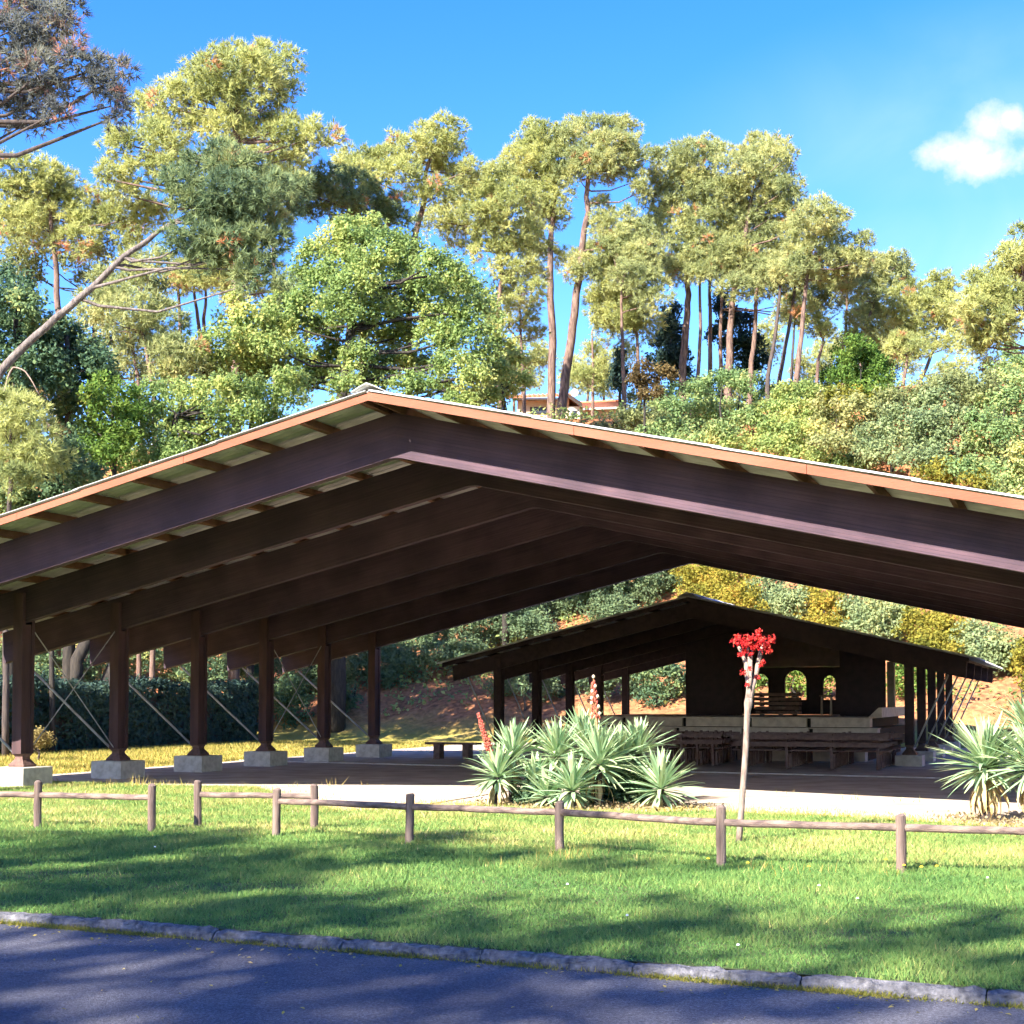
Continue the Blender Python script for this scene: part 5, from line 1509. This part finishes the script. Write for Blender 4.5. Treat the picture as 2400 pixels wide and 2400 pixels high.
# ------------------------------------------------------------------ house on the crest
def house():
    Y = 96.0
    k = Y / F
    o = at(1300, 984, Y)
    root = thing('house', 'house with red tiled roofs and a white dish half hidden by trees', 'house', (o[0], o[1], o[2]), 0)

    def X(px):
        return (px - 1300) * k

    def Z(py):
        return (990 - py) * k
    # main block: gabled, long side to the viewer
    part('wall', MB().box((X(1212), 0, Z(1075)), (X(1334), 3.4, Z(938))), M['wall_house'], root)
    fr = part('window', MB().box((X(1242), -.05, Z(977)), (X(1284), -.004, Z(960))), M['dark_trim'], root)
    part('pane', MB().box((X(1245), -.07, Z(975)), (X(1262), -.053, Z(962))), M['glass'], fr)
    part('pane', MB().box((X(1264), -.07, Z(975)), (X(1281), -.053, Z(962))), M['glass'], fr)
    wd = part('window', MB().box((X(1341), -.05, Z(984)), (X(1352), -.004, Z(968))), M['dark_trim'], root)
    part('pane', MB().box((X(1343), -.07, Z(982)), (X(1350), -.053, Z(970))), M['glass'], wd)
    part('wall', MB().box((X(1334) + .003, .003, Z(1075)), (X(1360), 3.3, Z(958))), M['wall_white'], root)
    rf = part('roof', MB().add([(X(1192), -.7, Z(939)), (X(1340), -.7, Z(934)), (X(1338), 2.2, Z(912)), (X(1200), 2.2, Z(915)), (X(1192), -.7, Z(944)), (X(1340), -.7, Z(939)), (X(1338), 2.2, Z(917)), (X(1200), 2.2, Z(920))],
                               [(0, 1, 2, 3), (7, 6, 5, 4), (0, 4, 5, 1), (1, 5, 6, 2), (2, 6, 7, 3), (3, 7, 4, 0)]), M['tile'], root)
    tm = MB().tube([(0, 0, 0), (0, 2.95, .62)], [.085, .085], 6).mesh('tile', M['tile'])
    for i in range(14):
        link('tile', tm, rf, (X(1194) + i * (X(1338) - X(1194)) / 13.5 + .1, -.75, Z(939) + .02 + i * .009), (0, 0, 0))
    part('bargeboard', MB().prism([(X(1308), Z(926)), (X(1312), Z(922)), (X(1364), Z(956)), (X(1362), Z(966))], -.9, -.75), M['dark_trim'], root)
    part('eave_beam', MB().box((X(1200), -.74, Z(948)), (X(1312), -.62, Z(944))), M['dark_trim'], root)
    part('roof', MB().add([(X(1316), -.75, Z(922)), (X(1364), -.75, Z(957)), (X(1364), 3.3, Z(957)), (X(1316), 3.3, Z(922)), (X(1316), -.75, Z(926)), (X(1364), -.75, Z(961)), (X(1364), 3.3, Z(961)), (X(1316), 3.3, Z(926))],
                           [(0, 1, 2, 3), (7, 6, 5, 4), (0, 4, 5, 1), (1, 5, 6, 2), (2, 6, 7, 3), (3, 7, 4, 0)]), M['tile'], root)
    # back block with a pink wall, and the pale annex roof before it
    part('wall', MB().box((X(1340), 4.2, Z(1075)), (X(1472), 7.5, Z(915))), M['wall_pink'], root)
    part('roof', MB().add([(X(1325), 3.8, Z(921)), (X(1480), 3.8, Z(912)), (X(1480), 8, Z(900)), (X(1325), 8, Z(908)), (X(1325), 3.8, Z(925)), (X(1480), 3.8, Z(916)), (X(1480), 8, Z(904)), (X(1325), 8, Z(912))],
                           [(0, 1, 2, 3), (7, 6, 5, 4), (0, 4, 5, 1), (1, 5, 6, 2), (2, 6, 7, 3), (3, 7, 4, 0)]), M['tile'], root)
    part('annex_wall', MB().box((X(1362) + .01, .6, Z(1075)), (X(1462), 4.1, Z(958))), M['wall_house'], root)
    part('annex_roof', MB().add([(X(1372), .0, Z(962)), (X(1478), .0, Z(958)), (X(1466), 4.15, Z(932)), (X(1352), 4.15, Z(936)), (X(1372), .0, Z(966)), (X(1478), .0, Z(962)), (X(1466), 4.15, Z(936)), (X(1352), 4.15, Z(940))],
                                 [(0, 1, 2, 3), (7, 6, 5, 4), (0, 4, 5, 1), (1, 5, 6, 2), (2, 6, 7, 3), (3, 7, 4, 0)]), M['tile_pale'], root)
    m_ = MB()
    c = np.array([X(1345), -.95, Z(932)])
    rings = [(0.02, .07), (.13, .055), (.22, .015), (.26, -.02)]
    vs_, fs_ = [], []
    for rr, yy in rings:
        for a_ in np.linspace(0, 2 * math.pi, 18, endpoint=False):
            vs_.append((c[0] + rr * math.cos(a_), c[1] + yy, c[2] + rr * math.sin(a_)))
    for i in range(3):
        for j in range(18):
            fs_.append((i * 18 + j, i * 18 + (j + 1) % 18, (i + 1) * 18 + (j + 1) % 18, (i + 1) * 18 + j))
    fs_.append(tuple(range(18)))
    m_.add(vs_, fs_)
    m_.tube([c + np.array([0, .08, 0]), c + np.array([0, .3, -.5])], .025, 6)
    part('satellite_dish', m_, M['white'], root)


house()


# ------------------------------------------------------------------ trees behind the photographer that shade road and lawn
def in_poly(x, y, poly):
    c = False
    j = len(poly) - 1
    for i in range(len(poly)):
        xi, yi = poly[i]
        xj, yj = poly[j]
        if (yi > y) != (yj > y) and x < (xj - xi) * (y - yi) / (yj - yi) + xi:
            c = not c
        j = i
    return c


def to_px(p):
    Yc = p[1] * math.cos(PIT) + (p[2] - CAMZ) * math.sin(PIT)
    Zc = -p[1] * math.sin(PIT) + (p[2] - CAMZ) * math.cos(PIT)
    return 1200 + F * p[0] / Yc, H0 - F * Zc / Yc


LIT = [
    [(-3000, 1700), (-3000, 1952), (0, 1952), (150, 1960), (330, 1950), (520, 1948), (760, 1962), (960, 1955), (1130, 1948), (1230, 1990), (1500, 2000), (1640, 1985), (1760, 2040), (1600, 2075), (1250, 2062), (980, 2066), (820, 2052), (930, 2036), (1180, 2030), (1280, 2040), (1420, 2045), (1560, 2050), (1720, 2095), (1660, 2150), (1780, 2150), (2000, 2125), (2400, 2110), (5000, 2080), (5000, 1700)],
]
SHADE_EXTRA = [[(-800, 1886), (120, 1890), (185, 1905), (100, 1925), (-800, 1925)], [(1250, 1978), (1700, 1960), (1740, 1975), (1400, 2005), (1260, 2000)]]


def fbm(x, y):
    return (np.sin(x * 1.7 + 1.3 * np.sin(y * 1.1)) * np.sin(y * 1.9 + 1.1 * np.sin(x * .9)) + .6 * np.sin(x * 4.1 + y * 2.3 + 1) * np.sin(y * 4.7 - x * 1.3) + .4 * np.sin(x * 9.3 - y * 3.1) * np.sin(y * 8.1 + x * 2.7))


def shade_trees():
    rng = np.random.default_rng(5)
    feet = [(-26.0, -4.5), (-21.5, -11.0), (-18.0, -16.0), (-13.5, -19.0), (-29.0, -14.0), (-9.0, -21.5)]
    names = ['leftmost', 'second from the left', 'third from the left', 'fourth from the left', 'rearmost', 'rightmost']
    groups = [[] for _ in feet]
    step = .56
    for gx in np.arange(-15, 12, step):
        for gy in np.arange(-2, 18.6, step):
            p = np.array([gx + rng.uniform(-.3, .3), gy + rng.uniform(-.3, .3), 0.0])
            if p[1] < 2.2:
                lit = False
                px, py = 0, 9999
            else:
                px, py = to_px(p)
                lit = False
                for k_ in range(7):
                    e_ = .50 if k_ else 0
                    q_ = p + np.array([math.cos(k_ * 1.047) * e_, math.sin(k_ * 1.047) * e_, 0])
                    px, py = to_px(q_)
                    if any(in_poly(px, py, q) for q in LIT) and not any(in_poly(px, py, q) for q in SHADE_EXTRA):
                        lit = True
                        break
                px, py = to_px(p)
            if lit:
                continue
            r = .52
            if py < 2200 and fbm(p[0] * .55 + 1.7, p[1] * .9) > .38:
                continue
            if py > 2230 and px > 1150:                # dappled stretch of road
                if rng.random() < .42:
                    continue
                r = .34
            elif py < 2060 and px > 1000:
                r = .34
            H = rng.uniform(14.5, 18.5)
            c = p + np.array([-LD[0] / -LD[2] * H, -LD[1] / -LD[2] * H, H])
            j = int(np.argmin([math.hypot(c[0] - f_[0], c[1] - f_[1]) for f_ in feet]))
            groups[j].append((*c, r, r, r * .75))
    for f_, g_, nme in zip(feet, groups, names):
        if not g_:
            continue
        root = thing('pine_tree', '%s of the roadside pines behind the photographer, casting shade' % nme, 'pine', (f_[0], f_[1], -.2), 0, 'roadside pines behind the photographer')
        B = np.array(g_)
        B[:, :3] -= np.array([f_[0], f_[1], -.2])
        top = np.array([B[:, 0].mean(), B[:, 1].mean(), B[:, 2].max() - .5])
        part('trunk', MB().tube([(0, 0, 0), (0, 0, 4), top * .3 + np.array([0, 0, 4.5]), top], [.24, .2, .16, .06], 8), M['pinebark'], root, True)
        for b in B[::9]:
            s = rng.uniform(.45, .8)
            a_ = np.array([top[0] * .3 * s, top[1] * .3 * s, top[2] * s])
            part('branch', MB().tube([a_, a_ * .5 + b[:3] * .5 + np.array([0, 0, -.3]), b[:3]], [.05, .035, .015], 5, False), M['pinebark'], root, True)
        C, D = fill_blobs(B, .78, rng, .1)
        V, T = needles(C, D, 5, 4, .30, .30, .12, rng, .1, .9, .03)
        soup('crown', V, 3, PINE, T, root)


shade_trees()


def slope_shade_trees():
    rng = np.random.default_rng(9)
    feet = [(-21.0, 36.0), (-23.5, 43.0), (-14.4, 47.2)]  # last foot: oak added so that its roof-hidden crown shades the slope
    labs = ['nearer tall tree beyond the left edge, shading the slope', 'farther tall tree beyond the left edge, shading the slope', 'added broad oak behind the hedge, hidden by the front roof, shading the slope']
    groups = [[], [], []]
    for px in np.arange(620, 1330, 16):
        for py in np.arange(1570, 1745, 7):
            if rng.random() < .46:
                continue
            Y_ = slope_hit(px, py)
            p = at(px, py, Y_)
            for _ in range(10):
                H = rng.uniform(5.5, 13)
                c = p + np.array([LD[0] / -LD[2] * -H, LD[1] / -LD[2] * -H, H])
                qx, qy = to_px(c)
                u, v = w2h(c[0], c[1])
                yr = 1212 - .3465 * qx
                if u < -12.9 and (qx < -70 or (qx < 800 and yr + 22 < qy < yr + 240)):
                    break
            else:
                continue
            j = 2 if qx > -70 else int(np.argmin([math.hypot(c[0] - f_[0], c[1] - f_[1]) for f_ in feet[:2]]))
            r = rng.uniform(.25, .45)
            groups[j].append((*c, r, r, r * .8))
    for f_, g_, lab in zip(feet, groups, labs):
        if len(g_) < 3:
            continue
        gz = float(terr(*f_)) - .1
        root = thing('oak_tree', lab, 'oak', (f_[0], f_[1], gz), 0, 'trees that shade the slope')
        B = np.array(g_)
        B[:, :3] -= np.array([f_[0], f_[1], gz])
        top = np.array([B[:, 0].mean(), B[:, 1].mean(), B[:, 2].max() - .5])
        part('trunk', MB().tube([(0, 0, 0), (0, 0, 3), top * .4 + np.array([0, 0, 2.5]), top], [.26, .22, .18, .06], 8), M['oakbark'], root, True)
        C, D = fill_blobs(B, .36, rng, .2)
        V, T = leaves(C, D, 6, .26, .115, rng)
        soup('crown', V, 4, OAK, T, root)


slope_shade_trees()


# ------------------------------------------------------------------ grass and small plants
def sandy(x, y):
    u, v = w2h(x, y)
    fu = np.array([w2h(*p)[0] for p in fe])
    fv = np.array([w2h(*p)[1] for p in fe])
    o_ = np.argsort(fu)
    return v > np.interp(u, fu[o_], fv[o_]) + .02


def grass():
    rng = np.random.default_rng(21)
    n_ = 700000
    Y = 7.2 + (28.0 - 7.2) * rng.random(n_) ** 1.3
    X = (rng.random(n_) - .5) * 2 * (Y * .40 + 1.2)
    s = (X - K0[0]) * KD[0] + (Y - K0[1]) * KD[1]
    d = (X - K0[0]) * KN[0] + (Y - K0[1]) * KN[1]
    uu_, vv_ = w2h(X, Y)
    ok = (d > .122) & ~sandy(X, Y) & (vv_ < 22.3)
    X, Y, d = X[ok], Y[ok], d[ok]
    u, v = w2h(X, Y)
    fb = fbm(X, Y)
    # worn, thin places
    bare = (fb > .75) & (rng.random(len(X)) < .35)
    patches = np.zeros(len(X), bool)
    for (px, py, rx, ry) in ((120, 2052, .8, .35), (1960, 2190, .6, .25), (560, 2080, .8, .3)):
        g_ = gnd(px, py)
        patches |= (((X - g_[0]) / rx) ** 2 + ((Y - g_[1]) / ry) ** 2 < 1) & (rng.random(len(X)) < .55)
    ok = ~(bare | patches)
    X, Y, v, fb, d = X[ok], Y[ok], v[ok], fb[ok], d[ok]
    N = len(X)
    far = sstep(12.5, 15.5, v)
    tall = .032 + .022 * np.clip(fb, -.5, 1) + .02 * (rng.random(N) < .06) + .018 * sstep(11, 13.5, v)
    h = tall * rng.uniform(.6, 1.3, N)
    wd = .0042 + .0035 * sstep(9, 20, Y)
    az = rng.uniform(0, 2 * math.pi, N)
    lean = rng.normal(0, .5, (N, 2)) * h[:, None] * 1.1
    b = np.stack([X, Y, np.zeros(N)], -1)
    sd = np.stack([np.cos(az), np.sin(az), np.zeros(N)], -1) * wd[:, None]
    tip = b + np.stack([lean[:, 0], lean[:, 1], h], -1)
    V = np.stack([b - sd, b + sd, tip], 1).reshape(-1, 3)
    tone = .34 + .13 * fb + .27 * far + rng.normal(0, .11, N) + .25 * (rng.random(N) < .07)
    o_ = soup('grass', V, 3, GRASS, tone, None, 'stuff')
    o_['label'] = 'short mown green grass covering the lawn'
    o_['category'] = 'grass'
    # yellowed grass on the lawn beside the hall
    n_ = 50000
    u = rng.uniform(-21, -11.0, n_)
    v = rng.uniform(21, 48, n_)
    wv = np.array([CP * (u - CU) + SP * v, -SP * (u - CU) + CP * v]).T
    h = rng.uniform(.04, .12, n_)
    az = rng.uniform(0, 2 * math.pi, n_)
    b = np.stack([wv[:, 0], wv[:, 1], np.full(n_, -.01)], -1)
    sd = np.stack([np.cos(az), np.sin(az), np.zeros(n_)], -1) * .012
    tip = b + np.stack([rng.normal(0, .03, n_), rng.normal(0, .03, n_), h], -1)
    o_ = soup('dry_grass', np.stack([b - sd, b + sd, tip], 1).reshape(-1, 3), 3, DRYG, rng.uniform(0, .9, n_), None, 'stuff')
    o_['label'] = 'sunlit yellow grass beside the left columns'
    o_['category'] = 'grass'
    # dry stalks and weeds along the edge of the sand, the foot of the kerb and the yucca bed
    P_, H_ = [], []
    for (px, py, n2, hh) in ((330, 1843, 26, .22), (300, 1845, 14, .24), (240, 1846, 20, .17), (190, 1850, 16, .12), (410, 1842, 12, .20), (370, 1846, 16, .15), (550, 1844, 8, .16), (760, 1842, 8, .18), (700, 1845, 10, .12), (860, 1842, 6, .1), (1990, 1876, 9, .2), (1840, 1862, 6, .12), (2110, 1882, 6, .14), (1340, 2018, 24, .17), (1290, 2015, 16, .15), (1360, 2008, 14, .14), (1180, 2030, 18, .1), (1880, 2050, 16, .12), (1760, 2040, 14, .1), (1500, 2020, 14, .1), (2080, 2050, 14, .08), (130, 1845, 10, .1)):
        g_ = gnd(px, py)
        for _ in range(n2):
            P_.append((g_[0] + rng.normal(0, .14), g_[1] + rng.normal(0, .10), 0))
            H_.append(hh * rng.uniform(.5, 1.2))
    fe_a = np.array(fe)
    for p in fe_a[12:]:
        for _ in range(40):
            P_.append((p[0] + rng.normal(0, .22), p[1] + rng.uniform(0, 1.1) ** 2, 0.012))
            H_.append(rng.uniform(.02, .06))
    for p in fe_a:
        for _ in range(22):
            P_.append((p[0] + rng.normal(0, .16), p[1] + rng.normal(0, .08), 0.0))
            H_.append(rng.uniform(.03, .10))
    P_ = np.array(P_)
    H_ = np.array(H_)
    N = len(P_)
    az = rng.uniform(0, 2 * math.pi, N)
    sd = np.stack([np.cos(az), np.sin(az) * .5, np.zeros(N)], -1) * .006
    tip = P_ + np.stack([rng.normal(0, .3, N) * H_, rng.normal(0, .3, N) * H_, H_], -1)
    o_ = soup('weeds', np.stack([P_ - sd, P_ + sd, tip], 1).reshape(-1, 3), 3, DRYG, rng.uniform(.3, 1, N), None, 'stuff')
    o_['label'] = 'dry straw stalks along the edge of the sand'
    o_['category'] = 'weeds'
    # moss and grass at the foot of the kerb
    n_ = 26000
    s = rng.uniform(-4, 12, n_)
    dens = np.clip(.45 + .5 * np.sin(s * 1.9) * np.sin(s * .63 + 1) + .25 * np.sin(s * 6.3), .08, 1)
    k_ = rng.random(n_) < dens
    s = s[k_]
    N = len(s)
    off = -np.abs(rng.normal(0, .035, N)) + .01
    b = np.stack([K0[0] + KD[0] * s + KN[0] * off, K0[1] + KD[1] * s + KN[1] * off, np.full(N, RZ)], -1)
    h = rng.uniform(.01, .045, N) * (1 - np.clip(-off / .12, 0, .8))
    az = rng.uniform(0, 2 * math.pi, N)
    sd = np.stack([np.cos(az), np.sin(az), np.zeros(N)], -1) * .004
    tip = b + np.stack([rng.normal(0, .02, N), rng.normal(0, .02, N), h], -1)
    o_ = soup('kerb_weeds', np.stack([b - sd, b + sd, tip], 1).reshape(-1, 3), 3, DRYG, rng.uniform(0, .45, N), None, 'stuff')
    o_['label'] = 'moss and low weeds along the foot of the kerb'
    o_['category'] = 'weeds'
    # leaf litter and dry leaves in the yucca bed
    P_ = []
    for (px, py) in ((1180, 1885), (1240, 1890), (1300, 1895), (1350, 1898), (1420, 1898), (1480, 1898), (1540, 1896), (1600, 1896), (2270, 1925), (2340, 1935), (2400, 1940), (1390, 1885), (1460, 1880)):
        g_ = gnd(px, py)
        P_.append(np.array([g_[0], g_[1], .03]) + rng.normal(0, 1, (150, 3)) * np.array([.25, .3, .02]))
    C = np.concatenate(P_)
    C[:, 2] = np.abs(C[:, 2]) + .015
    V, T = leaves(C, np.zeros_like(C), 1, .05, .030, rng, .0, 1.0)
    o_ = soup('leaf_litter', V, 4, STRAW, T, None, 'stuff')
    o_['label'] = 'dry leaf litter at the foot of the yuccas'
    o_['category'] = 'litter'


grass()


# dark leafy plant filling the gap in the yucca clump
leafy('ivy_bush', 'dark leafy bush in the gap between the right-hand yuccas of the clump', 'bush', FULL, 21.6, [(1470, 1888), (1470, 1860), (1470, 1830)], .03,
      [(1460, 1830, 34, 26), (1490, 1850, 36, 26), (1440, 1855, 30, 24), (1500, 1815, 26, 22), (1475, 1875, 40, 16), (1260, 1850, 26, 24), (1230, 1870, 24, 16), (1390, 1870, 30, 18)], DARKL, .1, .11, 10, .09, .03, (.0, .8), 'barkdark', None)


# flowers in the lawn
def flower(px, py, m, label, name, grp, r=.016):
    g_ = gnd(px, py)
    root = thing(name, label, 'flower', (g_[0], g_[1], 0), random.uniform(0, 6), grp)
    part('stem', MB().tube([(0, 0, 0), (.004, 0, .04), (0, .002, .075)], .0025, 5), M['weedstem'], root)
    vs_ = [(0, 0, .086)]
    for ring, (rr, zz) in enumerate(((r * .5, .088), (r, .078))):
        for a_ in range(12):
            q = rr * (1.0 if (a_ % 2 == 0 or ring == 0) else .72)
            vs_.append((q * math.cos(a_ * math.pi / 6), q * math.sin(a_ * math.pi / 6), zz))
    fs_ = [(0, 1 + i, 1 + (i + 1) % 12) for i in range(12)] + [(1 + i, 13 + i, 13 + (i + 1) % 12, 1 + (i + 1) % 12) for i in range(12)]
    part('flower_head', MB().add(vs_, fs_), m, root)


for (px, py, wh) in ((2076, 2034, 'just left of the rightmost fence post'), (2119, 2048, 'at the foot of the rightmost fence post'), (2160, 2052, 'just right of the rightmost fence post'), (2196, 2050, 'second to the right of the rightmost fence post'), (2214, 2014, 'behind the rail right of the rightmost post'),
                     (1896, 2051, 'midway between the two rightmost posts'), (1753, 2042, 'right of the post by the red-topped tree'), (1660, 2032, 'left of the post by the red-topped tree'), (1498, 1964, 'behind the rail below the right end of the yuccas'), (1371, 1970, 'behind the rail below the middle of the yuccas')):
    flower(px, py, M['yellow'], 'small yellow dandelion in the lawn ' + wh, 'dandelion', 'yellow flowers in the lawn', .018)
for (px, py, wh) in ((1920, 2098, 'in the sunny patch below the rightmost rail'), (2315, 2079, 'near the right edge below the fence'), (363, 2003, 'in the shade below the left fence'), (1730, 2245, 'close to the kerb right of the middle'), (1470, 2172, 'in the shade below the middle fence posts'), (1330, 2095, 'below the post in front of the yuccas'), (2010, 2130, 'at the lower edge of the sunny patch')):
    flower(px, py, M['petal_white'], 'tiny white daisy ' + wh, 'daisy', 'white daisies in the lawn', .013)


def undergrowth():
    """low thicket covering the slope, read as one mass"""
    rng = np.random.default_rng(77)
    n_ = 34000
    x = rng.uniform(-45, 62, n_)
    y = rng.uniform(44, 106, n_)
    u, v = w2h(x, y)
    d1 = v - 48.5
    d2 = (-23.5 - u) * .85
    d = np.logaddexp(d1 / 2, d2 / 2) * 2
    keep = d > 5.0 + 2.5 * fbm(x * .25, y * .25)
    inview = np.abs(x) < .40 * y + 4
    keep &= inview
    dens = np.clip(.35 + .5 * sstep(6, 14, d) + .3 * fbm(x * .3 + 2, y * .3), .05, 1)
    keep &= rng.random(n_) < dens
    x, y = x[keep], y[keep]
    z = terr(x, y)
    h = np.clip(.5 + .5 * fbm(x * .45, y * .45), .15, 1.5)
    C = np.stack([x, y, z + h * rng.random(len(x))], -1)
    D = np.tile(np.array([0, -.4, .6]), (len(x), 1))
    V, T = leaves(C, D, 8, .45, .11, rng, .0, .9)
    o_ = soup('undergrowth', V, 4, OAK, T, None, 'stuff')
    o_['label'] = 'tangled green undergrowth covering the slope behind the halls'
    o_['category'] = 'undergrowth'


undergrowth()


def fallen():
    rng = np.random.default_rng(31)
    n_ = 420
    sv = rng.uniform(-3, 11, n_)
    off = np.where(rng.random(n_) < .6, -np.abs(rng.normal(0, .25, n_)) - .01, rng.uniform(-2.5, -.1, n_))
    C = np.stack([K0[0] + KD[0] * sv + KN[0] * off, K0[1] + KD[1] * sv + KN[1] * off, np.full(n_, RZ + .006)], -1)
    V, T = leaves(C, np.tile(np.array([0, 0, 3.0]), (n_, 1)), 1, .004, .017, rng, .2, 1.0)
    V[:, 2] = np.maximum(V[:, 2], RZ + .003)
    o_ = soup('fallen_leaves', V, 4, DRYG, T, None, 'stuff')
    o_['label'] = 'scattered dry leaves on the road along the kerb'
    o_['category'] = 'leaves'


fallen()
